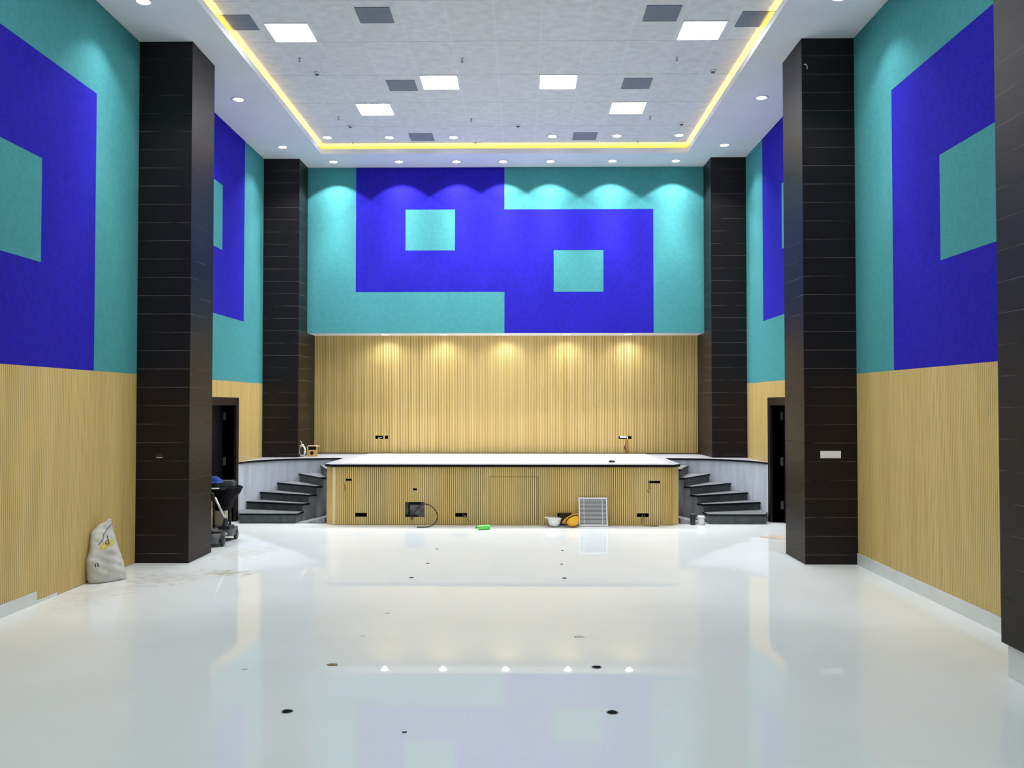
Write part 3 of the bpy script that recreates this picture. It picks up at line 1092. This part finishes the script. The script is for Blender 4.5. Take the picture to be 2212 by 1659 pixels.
# sprinklers and detectors
sp_ = thing('sprinkler', '', 'sprinkler', group='ceiling sprinklers')
MB().lathe([(0.032, -0.0005), (0.034, -0.005), (0.020, -0.009), (0.0, -0.010)], 16).build('escutcheon', 'panel_frame', sp_, True)
b = MB()
b.tube([(0, 0, -0.009), (0, 0, -0.032)], 0.009)
b.tube([(0.009, 0, -0.030), (0.016, 0, -0.045), (0.004, 0, -0.060)], 0.003)
b.tube([(-0.009, 0, -0.030), (-0.016, 0, -0.045), (-0.004, 0, -0.060)], 0.003)
b.build('frame', 'brass', sp_, True)
MB().lathe([(0.0, -0.059), (0.022, -0.061), (0.022, -0.063), (0.0, -0.064)], 14).build('deflector', 'brass', sp_)
SPK = [(-2.971, 11.443, 'ceiling sprinkler behind the near left panel light'), (-0.808, 11.485, 'ceiling sprinkler near the middle of the ceiling, nearest row'),
       (2.048, 11.473, 'ceiling sprinkler behind the near right panel light'), (-2.957, 13.818, 'ceiling sprinkler left of the far left panel light'),
       (-0.830, 13.935, 'ceiling sprinkler in mid ceiling between the two far panel lights'), (2.041, 13.857, 'ceiling sprinkler beside the far right panel light'),
       (-2.998, 15.205, 'ceiling sprinkler at the far cove, left'), (-0.833, 15.232, 'ceiling sprinkler at the far cove, centre'), (2.016, 15.186, 'ceiling sprinkler at the far cove, right')]
for i, (x, y, lab) in enumerate(SPK):
    if i == 0:
        sp_.location = (x, y, ZC)
        sp_['label'] = lab
        sp_.scale = (0.8, 0.8, 0.8)
    else:
        dup(sp_, (x, y, ZC), lab)
dt = thing('smoke_detector', '', 'smoke detector', group='ceiling detectors')
MB().lathe([(0.048, -0.0005), (0.048, -0.012), (0.036, -0.022), (0.030, -0.024)], 20).build('base', 'panel_frame', dt, True)
MB().lathe([(0.030, -0.023), (0.024, -0.036), (0.0, -0.038)], 20).build('sensor', 'greyplastic', dt, True)
for i, (x, y, lab) in enumerate(((-2.860, 11.963, 'round detector on the ceiling near the left cove'), (2.630, 11.946, 'round detector on the ceiling near the right cove'),
                                 (-0.076, 14.272, 'round detector on the ceiling near its centre'), (2.608, 14.21, 'round detector on the ceiling right of the far right panel light'),
                                 (-2.851, 14.261, 'round detector on the ceiling near the far left cove corner'))):
    if i == 0:
        dt.location = (x, y, ZC)
        dt['label'] = lab
    else:
        dup(dt, (x, y, ZC), lab)

# ------------------------------------------------------------------ fittings on the columns
sw = thing('switch_plate', 'long white switch plate on the right column', 'switch plate', (3.692, 10.491, 1.315))
MB().box((-0.122, -0.010, -0.043), (0.122, 0, 0.043)).build('plate', 'white', sw)
b = MB()
for x in (-0.08, -0.04, 0, 0.04, 0.08):
    b.box((x - 0.0175, -0.0135, -0.026), (x + 0.0175, -0.010, 0.026))
b.build('blank_insert', 'panel_frame', sw)
b = MB()
for x in (-0.085, 0.085):
    for z in (-0.037, 0.037):
        b.lathe([(0.0035, 0), (0.0035, 0.002)], 8, (x, -0.010, z), rot=Matrix.Rotation(PI / 2, 3, 'X'))
b.build('screw', 'steel', sw)
sk = thing('wall_socket', 'small dark socket with steel lip on the left column', 'socket', (-4.396, 10.491, 1.285))
MB().box((-0.04, -0.006, -0.03), (0.04, 0, 0.03)).build('plate', 'black', sk)
MB().box((-0.035, -0.018, -0.014), (0.035, -0.006, -0.008)).build('lip', 'steel', sk)
b = MB()
b.tube([(3.412, 10.495, 6.035), (3.42, 10.462, 6.03), (3.435, 10.452, 6.00), (3.437, 10.452, 5.965)], 0.006)
tag(b.build('conduit_stub', 'ltgrey', None, True), 'short grey cable end high on the right column', 'cable')

# ------------------------------------------------------------------ floor boxes
ho = thing('floor_hole', '', 'floor hole', group='anchor holes in the white floor')


def hole_mesh(r, name_rim, mat):
    b = MB()
    b.lathe([(r * 1.12, 0.0003), (r * 1.12, 0.0022), (r, 0.0022), (r * 0.92, 0.0008)], 20)
    return b


hole_mesh(0.036, 'rim', 'ltgrey').build('rim', 'ltgrey', ho)
b = MB()
pts = []
for k in range(22):
    t = 2 * PI * k / 22
    rr = 0.032 * (1 + 0.10 * math.sin(3 * t + 1) + 0.05 * math.sin(7 * t))
    pts.append((rr * math.cos(t), rr * math.sin(t)))
b.prism(pts, 0.0004, 0.0026)
b.build('opening', 'void', ho)
HO = [(-1.485, 5.503, 1, 'black hole in the white floor nearest the camera, left row'), (0.563, 5.512, 1, 'black hole in the white floor nearest the camera, right row'),
      (0.541, 6.413, 1.0, 'black hole beside the reflected stage lights, right row'), (-1.231, 9.650, 0.7, 'small dark hole in the floor, left row, fourth from the stage'),
      (0.459, 9.645, 0.75, 'small dark hole in the floor, right row, fourth from the camera'), (-1.145, 10.514, 0.65, 'small dark hole in the floor, left row, second from the stage'),
      (0.465, 10.473, 0.6, 'small dark hole in the floor, right row, second from the stage'), (-1.136, 11.546, 0.6, 'tiny dark hole in the floor, left row, closest to the stage'),
      (0.521, 11.458, 0.6, 'tiny dark hole in the floor, right row, closest to the stage')]
HO[3] = (-1.231, 9.650, 0.7, 'small dark hole in the floor, left row, third from the stage')
HO[4] = (0.459, 9.645, 0.75, 'small dark hole in the floor, right row, third from the stage')
for i, (x, y, sc, lab) in enumerate(HO):
    if i == 0:
        d = ho
        d.location = (x, y, floor_z(y))
        d['label'] = lab
    else:
        d = dup(ho, (x, y, floor_z(y)), lab)
    d.scale = (sc, sc, 1)
    d.rotation_euler = (0, 0, i * 1.3)


def chip(x, y, rx, ry, mat, label, cat):
    b = MB()
    pts = []
    for k in range(14):
        t = 2 * PI * k / 14
        q = 1 + 0.25 * R.uniform(-1, 1)
        pts.append((rx * q * math.cos(t), ry * q * math.sin(t)))
    b.prism(pts, 0.0006, 0.004)
    return tag(b.build('debris_chip', mat, None, False, (x, y, floor_z(y))), label, cat)


chip(-1.406, 6.445, 0.042, 0.03, 'mudbrown', 'brown patch of debris on the floor left of the reflected lights', 'debris')
chip(0.469, 7.231, 0.04, 0.022, 'ltgrey', 'pale grey patch on the floor, right row, beyond the reflected lights', 'debris')
chip(-1.329, 7.238, 0.025, 0.015, 'skirt', 'faint pale patch on the floor, left row, beyond the reflected lights', 'debris')
chip(-1.243, 8.017, 0.025, 0.015, 'cardpale', 'small beige patch on the floor, left row, mid distance', 'debris')
chip(-0.70, 5.18, 0.014, 0.008, 'ink', 'tiny black chip on the floor near the reflected teal square', 'debris')
chip(-2.02, 6.33, 0.022, 0.012, 'cardpale', 'small beige smear on the floor, far left of the reflected lights', 'debris')
b = MB()
b.prism([(3.42, 12.62), (3.56, 12.74), (3.95, 12.72), (3.97, 12.45), (3.66, 12.42)], 0.001, 0.006)
tag(b.build('loose_board', 'paperbrown'), 'flat dusty board on the floor behind the right column', 'board')

# ------------------------------------------------------------------ things along the stage front
# white helmet, lying crown down
hw = thing('safety_helmet', 'white safety helmet lying crown down before the stage', 'helmet', (0.495, 13.645, 0.0), group='safety helmets on the floor')


def helmet(root, mat, inner, tilt, band):
    Rm = Matrix.Rotation(PI, 3, 'X')
    rot = tilt @ Rm
    prof = [(0.118, 0.0), (0.116, 0.03), (0.108, 0.07), (0.090, 0.105), (0.060, 0.128), (0.028, 0.138), (0.0, 0.140)]
    off = Vector((0, 0, 0.141))
    lowest = min((rot @ Vector((r * math.cos(k), r * math.sin(k), z))).z for r, z in prof for k in [i * 0.2 for i in range(32)])
    off = Vector((0, 0, -lowest + 0.0012))
    b = MB()
    b.lathe(prof, 32, off, rot=rot)
    b.f.pop(-1) if False else None
    b.build('shell', mat, root, True)
    b = MB()
    n = 28
    ring = []
    for k in range(n):
        t = 2 * PI * k / n
        ex = 0.018 + (0.05 * max(0, math.cos(t - PI)) ** 2)
        ring.append((t, ex))
    for (t0, e0), (t1, e1) in zip(ring, ring[1:] + ring[:1]):
        A = [(0.1155, t0, 0.003), (0.1155 + e0, t0, -0.004), (0.1155 + e1, t1, -0.004), (0.1155, t1, 0.003)]
        B = [(r, t, z + 0.004) for r, t, z in A]
        w = lambda q: tuple(rot @ Vector((q[0] * math.cos(q[1]), q[0] * math.sin(q[1]), q[2])) + off)
        b.quad([w(q) for q in A][::-1])
        b.quad([w(q) for q in B])
        b.quad([w(A[1]), w(A[2]), w(B[2]), w(B[1])])
    b.build('brim', mat, root)
    b = MB()
    pr = [(0.113, 0.0005), (0.111, 0.03), (0.104, 0.066), (0.085, 0.098), (0.05, 0.118), (0.0, 0.126)]
    b.lathe(pr, 28, off, rot=rot)
    b.build('harness', inner, root, True)
    if band:
        b = MB()
        b.lathe([(0.1185, 0.002), (0.1205, 0.004), (0.1195, 0.026), (0.1165, 0.028)], 32, off, rot=rot)
        b.build('headband', 'oranged', root, True)


helmet(hw, 'white', 'ltgrey', Matrix.Rotation(math.radians(3), 3, 'Y'), False)
hy = thing('safety_helmet', 'yellow safety helmet tipped on its side before the stage', 'helmet', (0.765, 13.625, 0.0), group='safety helmets on the floor')
helmet(hy, 'yellowp', 'black', Matrix.Rotation(math.radians(-26), 3, 'Y') @ Matrix.Rotation(math.radians(-30), 3, 'X'), True)
hw.scale = hy.scale = (0.88, 0.88, 0.95)
# flat black box behind the helmets
b = MB()
b.bevbox((0.545, 13.778, 0.001), (0.835, 13.806, 0.148), 0.012)
b.bevbox((0.575, 13.774, 0.148), (0.775, 13.806, 0.196), 0.012)
tag(b.build('power_box', 'black'), 'flat black box behind the two helmets', 'box')

# leaning air grille
gr = thing('air_grille', 'white framed square air grille leaning on the stage front', 'grille', (1.108, 13.682, 0.006))
tiltg = Matrix.Rotation(math.radians(-12), 4, 'X')
gr.rotation_euler = (math.radians(-12), 0, 0)
GW, GH, GT = 0.226, 0.448, 0.020
b = MB()
b.box((-GW, 0, 0), (GW, GT, 0.022))
b.box((-GW, 0, GH - 0.022), (GW, GT, GH))
b.box((-GW, 0, 0.022), (-GW + 0.018, GT, GH - 0.022))
b.box((GW - 0.018, 0, 0.022), (GW, GT, GH - 0.022))
b.build('frame', 'white', gr)
b = MB()
ns = 20
for i in range(ns):
    z = 0.030 + i * (GH - 0.062) / (ns - 1)
    b.quad([(-GW + 0.018, 0.004, z - 0.005), (GW - 0.018, 0.004, z - 0.005), (GW - 0.018, 0.015, z + 0.006), (-GW + 0.018, 0.015, z + 0.006)])
    b.quad([(-GW + 0.018, 0.0055, z - 0.005), (-GW + 0.018, 0.0165, z + 0.006), (GW - 0.018, 0.0165, z + 0.006), (GW - 0.018, 0.0055, z - 0.005)])
b.build('louvre', 'louvregrey', gr)
for x in (-0.145, 0.145):
    MB().box((x - 0.004, 0.0005, 0.022), (x + 0.004, 0.0038, GH - 0.022)).build('mullion', 'white', gr)
MB().box((-GW + 0.018, 0.0172, 0.022), (GW - 0.018, 0.0185, GH - 0.022)).build('backing', 'greyplastic', gr)

# green bottle
bo = thing('plastic_bottle', 'green plastic bottle lying on the floor before the stage', 'bottle', (-0.60, 13.32, 0.036), rz=math.radians(200))
RX = Matrix.Rotation(PI / 2, 3, 'Y')
MB().lathe([(0.0, -0.105), (0.030, -0.103), (0.0355, -0.095), (0.0355, 0.055), (0.030, 0.078), (0.015, 0.094), (0.013, 0.104)], 22, rot=RX).build('body', 'green', bo, True)
MB().lathe([(0.0155, 0.1045), (0.0155, 0.122), (0.0, 0.123)], 16, rot=RX).build('cap', 'greend', bo, True)
# white jar and black can by the right steps
ja = thing('plastic_jar', 'white plastic jar beside the right steps', 'jar', (2.835, 13.90, 0.001))
MB().lathe([(0.0, 0), (0.050, 0.0), (0.053, 0.006), (0.053, 0.10), (0.045, 0.112)], 24).build('body', 'white', ja, True)
MB().lathe([(0.056, 0.1125), (0.058, 0.135), (0.052, 0.140), (0.0, 0.140)], 20).build('lid', 'white', ja, True)
b = MB()
b.tube([(-0.060, 0, 0.120), (-0.066, 0, 0.110), (-0.060, 0, 0.095)], 0.006)
b.tube([(0.060, 0, 0.120), (0.066, 0, 0.110), (0.060, 0, 0.095)], 0.006)
b.build('handle', 'white', ja)
ca = thing('paint_can', 'black can between white jar and stage', 'can', (2.705, 13.90, 0.001))
MB().lathe([(0.0, 0), (0.040, 0.0), (0.042, 0.004), (0.042, 0.160), (0.040, 0.164)], 24).build('body', 'black', ca, True)
MB().lathe([(0.043, 0.1642), (0.043, 0.170), (0.034, 0.171), (0.034, 0.168), (0.0, 0.168)], 24).build('lid', 'greyplastic', ca, True)


# ------------------------------------------------------------------ cables
def smooth_path(pts, n=8):
    out = []
    P = [Vector(p) for p in pts]
    for i in range(len(P) - 1):
        p0, p1, p2, p3 = P[max(i - 1, 0)], P[i], P[i + 1], P[min(i + 2, len(P) - 1)]
        for k in range(n):
            t = k / n
            out.append(0.5 * ((2 * p1) + (-p0 + p2) * t + (2 * p0 - 5 * p1 + 4 * p2 - p3) * t * t + (-p0 + 3 * p1 - 3 * p2 + p3) * t ** 3))
    out.append(P[-1])
    return out


b = MB()
b.tube(smooth_path([(-1.770, YF + 0.055, 0.225), (-1.772, YF - 0.022, 0.170), (-1.765, YF - 0.04, 0.105), (-1.742, YF - 0.04, 0.11), (-1.70, YF - 0.03, 0.22), (-1.62, YF - 0.03, 0.31), (-1.52, YF - 0.05, 0.335),
                    (-1.42, YF - 0.08, 0.29), (-1.345, YF - 0.12, 0.20), (-1.34, YF - 0.16, 0.12), (-1.39, YF - 0.21, 0.045), (-1.47, YF - 0.26, 0.010), (-1.56, YF - 0.29, 0.009), (-1.645, YF - 0.30, 0.009)]), 0.0085)
tag(b.build('power_cable', 'cableblack', None, True), 'thick dark cable looping out of the square opening', 'cable')
b = MB()
b.tube(smooth_path([(-0.96, YF + 0.05, 0.165), (-0.915, YF - 0.012, 0.15), (-0.90, YF - 0.02, 0.125), (-0.87, YF - 0.025, 0.09), (-0.835, YF - 0.04, 0.065)]), 0.006)
tag(b.build('wire_stub', 'cablebrown', None, True), 'brown wire end hanging from the slot near the bottle', 'wire')
b = MB()
b.tube(smooth_path([(1.90, YF + 0.05, 0.16), (1.885, YF - 0.010, 0.15), (1.88, YF - 0.014, 0.11), (1.88, YF - 0.014, 0.05), (1.905, YF - 0.05, 0.008), (1.97, YF - 0.09, 0.006), (2.06, YF - 0.05, 0.006), (2.13, YF - 0.08, 0.006),
                    (2.06, YF - 0.13, 0.006), (2.0, YF - 0.10, 0.008), (2.08, YF - 0.06, 0.014)]), 0.0055)
b.tube(smooth_path([(1.93, YF + 0.05, 0.165), (1.925, YF - 0.010, 0.152), (1.92, YF - 0.011, 0.125), (1.91, YF - 0.008, 0.08), (1.93, YF - 0.010, 0.045)]), 0.004)
tag(b.build('wire_coil', 'cablebrown', None, True), 'loose brown wire coiled on the floor under the right slot', 'wire')
b = MB()
b.tube(smooth_path([(2.008, YF + 0.04, 0.685), (2.006, YF - 0.010, 0.680), (2.004, YF - 0.011, 0.650), (2.000, YF - 0.008, 0.60), (1.975, YF - 0.010, 0.55), (1.985, YF - 0.010, 0.515), (2.010, YF - 0.010, 0.52), (2.015, YF - 0.010, 0.56), (2.000, YF - 0.012, 0.595)]), 0.005)
tag(b.build('wire_loop', 'cablebrown', None, True), 'ochre wire loop hanging from the long slot at right', 'wire')
b = MB()
b.tube([(-2.835, YF - 0.008, 0.655), (-2.83, YF - 0.018, 0.60), (-2.825, YF - 0.006, 0.535)], [0.006, 0.016, 0.004])
tag(b.build('wire_stub', 'burn', None, True), 'short rust brown cable end below the upper left slot', 'wire')

# ------------------------------------------------------------------ carton with cable coil on the left platform
bx_ = thing('carton', 'small cardboard carton with a diamond cut-out on left platform', 'carton', (-3.845, 15.85, ZST + 0.001), rz=math.radians(4))
b = MB()
w, d_, hh, t = 0.085, 0.07, 0.185, 0.004
b.box((-w, -d_, 0), (w, -d_ + t, hh - 0.062))
b.box((-w, d_ - t, 0), (w, d_, hh))
b.box((-w, -d_, 0), (-w + t, d_, hh))
b.box((w - t, -d_, 0), (w, d_, hh))
b.box((-w, -d_, 0), (w, d_, t))
b.build('box', 'card', bx_)
b = MB()
b.quad([(-w, d_, hh), (w, d_, hh), (w + 0.005, d_ + 0.03, hh + 0.006), (-w - 0.005, d_ + 0.03, hh + 0.006)])
b.quad([(w, -d_, hh), (w + 0.06, -d_ + 0.01, hh + 0.004), (w + 0.06, d_ - 0.01, hh + 0.004), (w, d_, hh)])
b.build('flap', 'cardpale', bx_)
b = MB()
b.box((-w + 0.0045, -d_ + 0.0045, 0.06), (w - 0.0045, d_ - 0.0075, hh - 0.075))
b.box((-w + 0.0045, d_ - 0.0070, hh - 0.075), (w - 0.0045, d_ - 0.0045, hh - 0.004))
b.build('inner_shade', 'void', bx_)  # dark block and back lining stand in for the shade inside the box
b = MB()
s = 0.040
b.prism([(-s, 0), (0, -s), (s, 0), (0, s)], 0, 0.0015)
b.build('diamond_cutout', 'void', bx_, False, (0.008, -d_ - 0.0003, 0.064), (PI / 2, 0, 0))
b = MB()
for k in range(5):
    pts = []
    for i in range(25):
        tt = 2 * PI * i / 24
        pts.append((0.052 * math.cos(tt) * (1 + 0.08 * k - 0.15), (k - 2) * 0.008 + 0.004 * math.sin(3 * tt), 0.10 + 0.095 * math.sin(tt) * (1 + 0.05 * k - 0.1)))
    b.tube(pts, 0.0048, 6)
b.tube(smooth_path([(0, 0, 0.19), (-0.005, 0, 0.22), (-0.02, 0, 0.26), (-0.03, 0, 0.285)]), 0.0065)
b.tube(smooth_path([(-0.04, -0.005, 0.185), (-0.01, -0.012, 0.205), (0.03, -0.008, 0.215)]), 0.010)
tag(b.build('cable_coil', 'cablewhite', None, True, (-3.995, 15.72, ZST + 0.0075), (0, 0, 0.15)), 'coil of white cable standing by the carton on left platform', 'cable')


# ------------------------------------------------------------------ sack by the left wall
SKX, SKY, SKA = -4.545, 9.455, math.radians(48)
TZ = [0.0, 0.03, 0.09, 0.16, 0.23, 0.32, 0.40, 0.46, 0.52, 0.595, 0.635, 0.655]
TL = [-0.178, -0.196, -0.200, -0.208, -0.212, -0.172, -0.158, -0.153, -0.140, -0.062, 0.035, 0.062]
TR = [0.205, 0.214, 0.198, 0.180, 0.166, 0.145, 0.120, 0.106, 0.096, 0.090, 0.090, 0.084]
TD = [0.095, 0.112, 0.112, 0.106, 0.100, 0.088, 0.075, 0.064, 0.050, 0.030, 0.018, 0.010]


def lerp_t(T, z):
    for i in range(len(TZ) - 1):
        if z <= TZ[i + 1]:
            f = (z - TZ[i]) / (TZ[i + 1] - TZ[i])
            f = f * f * (3 - 2 * f) * 0.4 + f * 0.6
            return T[i] + (T[i + 1] - T[i]) * f
    return T[-1]


def wrinkle(x, z, k):
    return 0.006 * math.sin(18 * (x - 0.6 * z) + k) * math.cos(11 * z) + 0.007 * math.sin(31 * x + 9 * z + k) * math.sin(23 * z + 7 * x + 2 * k) + 0.004 * math.sin(70 * z + 30 * x + 1.7 * k)


def sack_pt(t, z, lift=0.0):
    l, r, d = lerp_t(TL, z), lerp_t(TR, z), lerp_t(TD, z)
    c, h_ = (l + r) / 2, (r - l) / 2
    ct, st_ = math.cos(t), math.sin(t)
    ex = 0.75
    x = c + h_ * math.copysign(abs(ct) ** ex, ct)
    y = d * math.copysign(abs(st_) ** ex, st_)
    y += wrinkle(x, z, 0 if st_ < 0 else 2) * (1 - 0.5 * z) + 0.10 * (z / 0.65) ** 2 * 0.9 - 0.02
    if lift:
        y -= lift
    ca_, sa = math.cos(SKA), math.sin(SKA)
    X = SKX + x * ca_ - y * sa
    Y = SKY + x * sa + y * ca_
    return (max(X, XL + 0.006), Y, z + 0.002 + (0.006 * math.sin(9 * t) if z < 0.05 and z > 0.001 else 0))


sa_ = MB()
zs_ = [0.0] + [0.012 * i for i in range(1, 55)] + [0.655]
SEG = 56
for z in zs_:
    for k in range(SEG):
        sa_.v.append(sack_pt(2 * PI * k / SEG, z))
for i in range(len(zs_) - 1):
    for k in range(SEG):
        k2 = (k + 1) % SEG
        sa_.f.append((i * SEG + k, i * SEG + k2, (i + 1) * SEG + k2, (i + 1) * SEG + k))
        sa_.m.append(0)
sa_.f.append(tuple(reversed(range(SEG))))
sa_.m.append(0)
e0 = (len(zs_) - 1) * SEG
sa_.f.append(tuple(e0 + k for k in range(SEG)))
sa_.m.append(0)
sk_ = sa_.build('sack', 'sack', None, True)
tag(sk_, 'dirty white woven sack with yellow print leaning on left wall', 'sack')


def front_t(x, z):
    l, r = lerp_t(TL, z), lerp_t(TR, z)
    c, h_ = (l + r) / 2, (r - l) / 2
    u = max(-0.98, min(0.98, (x - c) / h_))
    return -math.acos(math.copysign(abs(u) ** (1 / 0.75), u))


def ribbon(path, w, name, mat, parent):
    b = MB()
    fine = []
    for (x0, z0), (x1, z1) in zip(path, path[1:]):
        fine += [(x0 + (x1 - x0) * i / 6, z0 + (z1 - z0) * i / 6) for i in range(6)]
    fine.append(path[-1])
    for (x0, z0), (x1, z1) in zip(fine, fine[1:]):
        L = math.hypot(x1 - x0, z1 - z0) or 1
        nx, nz = -(z1 - z0) / L * w / 2, (x1 - x0) / L * w / 2
        q = [(x0 + nx, z0 + nz), (x0 - nx, z0 - nz), (x1 - nx, z1 - nz), (x1 + nx, z1 + nz)]
        b.quad([sack_pt(front_t(x, z), z, 0.0025) for x, z in q])
    return b.build(name, mat, parent)


patch = MB()
for i in range(12):
    for j in range(6):
        def pp(i, j):
            x = -0.088 + 0.165 * i / 12
            z = 0.340 + 0.060 * (i / 12) + 0.075 * j / 6 * (1 - 0.35 * abs(i - 6) / 6) + 0.006 * math.sin(2.3 * i + j)
            return sack_pt(front_t(x, z), z, 0.0018)
        patch.quad([pp(i, j), pp(i + 1, j), pp(i + 1, j + 1), pp(i, j + 1)])
patch.build('yellow_print', 'sackyellow', sk_)
# the loop-shaped printed letter and the two short strokes
ribbon([(0.008, 0.482), (0.010, 0.45), (0.009, 0.405)], 0.011, 'printed_mark', 'ink', sk_)
ribbon([(0.006, 0.445), (-0.010, 0.437), (-0.024, 0.422), (-0.026, 0.408), (-0.010, 0.401), (0.008, 0.404)], 0.008, 'printed_mark', 'ink', sk_)
ribbon([(-0.150, 0.215), (-0.146, 0.175)], 0.009, 'printed_mark', 'ink', sk_)
ribbon([(-0.128, 0.222), (-0.120, 0.178)], 0.010, 'printed_mark', 'ink', sk_)
ribbon([(0.080, 0.60), (0.02, 0.56), (-0.03, 0.505), (-0.045, 0.46), (-0.10, 0.40)], 0.010, 'fold_seam', 'greyplastic', sk_)

# ------------------------------------------------------------------ cleaning cart behind the left column
ct = thing('cleaning_cart', 'grey wheeled cleaning cart with black bag beside the left doorway', 'cart', (-4.22, 11.98, 0))
b = MB()      # rear base, nearer the door
b.bevbox((-0.33, 0.16, 0.070), (0.15, 0.50, 0.175), 0.07)
b.bevbox((-0.30, 0.19, 0.175), (0.10, 0.46, 0.200), 0.05)
b.build('base', 'greyplastic', ct)
b = MB()
b.bevbox((-0.33, -0.36, 0.045), (0.15, -0.02, 0.175), 0.09)
b.bevbox((-0.28, -0.30, 0.185), (0.12, -0.06, 0.225), 0.08)
b.build('motor_cover', 'greyplastic', ct, True)
MB().bevbox((-0.28, -0.01, 0.10), (0.10, 0.15, 0.13), 0.02).build('deck', 'ltgrey', ct)
RY = Matrix.Rotation(PI / 2, 3, 'Y')
for x, y in ((0.135, 0.40), (0.165, -0.24), (-0.28, 0.40), (-0.28, -0.24)):
    b = MB()
    b.lathe([(0.0, -0.022), (0.052, -0.022), (0.070, -0.014), (0.070, 0.014), (0.052, 0.022), (0.0, 0.022)], 24, (x, y, 0.0705), rot=RY)
    wv = b.build('wheel', 'black', ct, True)
    MB().lathe([(0.0, -0.025), (0.03, -0.0245), (0.03, 0.0245), (0.0, 0.025)], 16, (x, y, 0.0705), rot=RY).build('hub', 'greyplastic', wv)
for x, y in ((-0.06, 0.06), (0.05, 0.40), (-0.24, 0.06), (-0.24, 0.40)):
    b = MB()
    b.tube([(x, y, 0.10), (x, y, 0.745)], 0.016)
    b.build('post', 'black', ct, True)
b = MB()
b.bevbox((-0.33, -0.10, 0.740), (0.12, 0.46, 0.760), 0.03)
b.bevbox((-0.33, -0.10, 0.760), (-0.31, 0.46, 0.81), 0.008)
b.build('tray', 'black', ct)
b = MB()
b.tube([(-0.28, -0.11, 0.765), (0.065, -0.11, 0.765)], 0.009)
b.build('rail', 'white', ct, True)
# drooping black bag on the right side
b = MB()
secs = []
n = 20
for i in range(15):
    f = i / 14
    z = 0.745 - 0.31 * f
    w_ = 0.205 * (1 - 0.55 * f ** 1.2) + 0.012 * math.sin(9 * f)
    dx = 0.095 - 0.045 * f
    dd = 0.20 * (1 - 0.40 * f)
    for k in range(n):
        t = 2 * PI * k / n
        q = 1 + 0.05 * math.sin(5 * t + 8 * f)
        b.v.append((dx + w_ * q * math.cos(t) - 0.035, 0.20 + dd * q * math.sin(t), z))
for i in range(14):
    for k in range(n):
        k2 = (k + 1) % n
        b.f.append((i * n + k, (i + 1) * n + k, (i + 1) * n + k2, i * n + k2))
        b.m.append(0)
b.f.append(tuple(reversed(range(n))))
b.m.append(0)
b.f.append(tuple(14 * n + k for k in range(n)))
b.m.append(0)
b.build('bag', 'blackcloth', ct, True)
b = MB()
rim = []
for k in range(25):
    t = 2 * PI * k / 24
    rim.append((0.06 + 0.205 * math.cos(t), 0.20 + 0.205 * math.sin(t), 0.747))
b.tube(rim, 0.020, 10)
b.build('bag_rim', 'blackcloth', ct, True)
b = MB()
b.bevbox((-0.36, -0.30, 0.228), (0.02, -0.20, 0.60), 0.04)
b.build('yellow_pocket', 'yellowbag', ct)

# things lying on the cart
b = MB()
nn = 12
for i in range(nn + 1):
    for j in range(nn + 1):
        x = -0.16 + 0.24 * i / nn
        y = -0.03 + 0.15 * j / nn
        e = min(i, nn - i, j, nn - j) / (nn / 2)
        b.v.append((x, y, 0.002 + 0.085 * min(1, e * 1.6) ** 0.6 + 0.018 * math.sin(4.1 * i) * math.cos(3.3 * j) * min(1, e * 2)))
for i in range(nn):
    for j in range(nn):
        q = i * (nn + 1) + j
        b.f.append((q, q + nn + 1, q + nn + 2, q + 1))
        b.m.append(0)
b.f.append(tuple([i * (nn + 1) for i in range(nn + 1)] + [nn * (nn + 1) + j for j in range(1, nn + 1)] + [i * (nn + 1) + nn for i in range(nn - 1, -1, -1)] + [j for j in range(nn - 1, 0, -1)]))
b.m.append(0)
tag(b.build('cleaning_cloth', 'bluecloth', None, True, (-4.235, 11.925, 0.8310)), 'crumpled blue cloth on top of the cleaning cart', 'cloth')
b = MB().bevbox((-0.13, -0.08, 0), (0.12, 0.08, 0.06), 0.025)
b.bevbox((-0.10, -0.06, 0.06), (0.10, 0.06, 0.078), 0.02)
tag(b.build('tool_case', 'greyplastic', None, False, (-4.17, 12.22, 0.7685)), 'dark grey case lying on the cleaning cart tray', 'case')
b = MB().bevbox((-0.20, -0.07, 0), (0.10, 0.10, 0.062), 0.02)
tag(b.build('storage_case', 'black', None, False, (-4.28, 11.955, 0.7685)), 'black flat case under the blue cloth on the cart', 'case')
b = MB().box((-0.12, -0.07, 0), (0.10, 0.06, 0.22))
b.box((-0.121, -0.072, 0.13), (0.101, -0.070, 0.137))
tag(b.build('carton', 'cardpale', None, False, (-4.32, 12.365, 0.2015)), 'pale carton standing on the cart base under the black bag', 'carton')
# vacuum wand leaning against the cart
vw = thing('vacuum_wand', 'steel tube with black floor head leaning on the cart', 'vacuum wand', (-4.045, 11.805, 0.0))
b = MB()
b.tube([(0.0, 0.0, 0.36), (-0.125, -0.05, 0.655)], 0.015, 12)
b.build('tube', 'steel', vw, True)
b = MB()
b.tube([(-0.13, -0.06, 0.655), (-0.16, -0.07, 0.72)], 0.016, 12)
b.build('grip', 'black', vw, True)
b = MB()
b.prism([(-0.07, -0.06), (0.08, -0.06), (0.11, 0.05), (-0.07, 0.05)], 0.2265, 0.262)
nb = len(b.v)
b.tube([(0.01, 0.0, 0.26), (0.005, 0.0, 0.30), (0.0, 0.0, 0.37)], [0.06, 0.04, 0.018], 14)
b.build('floor_head', 'black', vw)
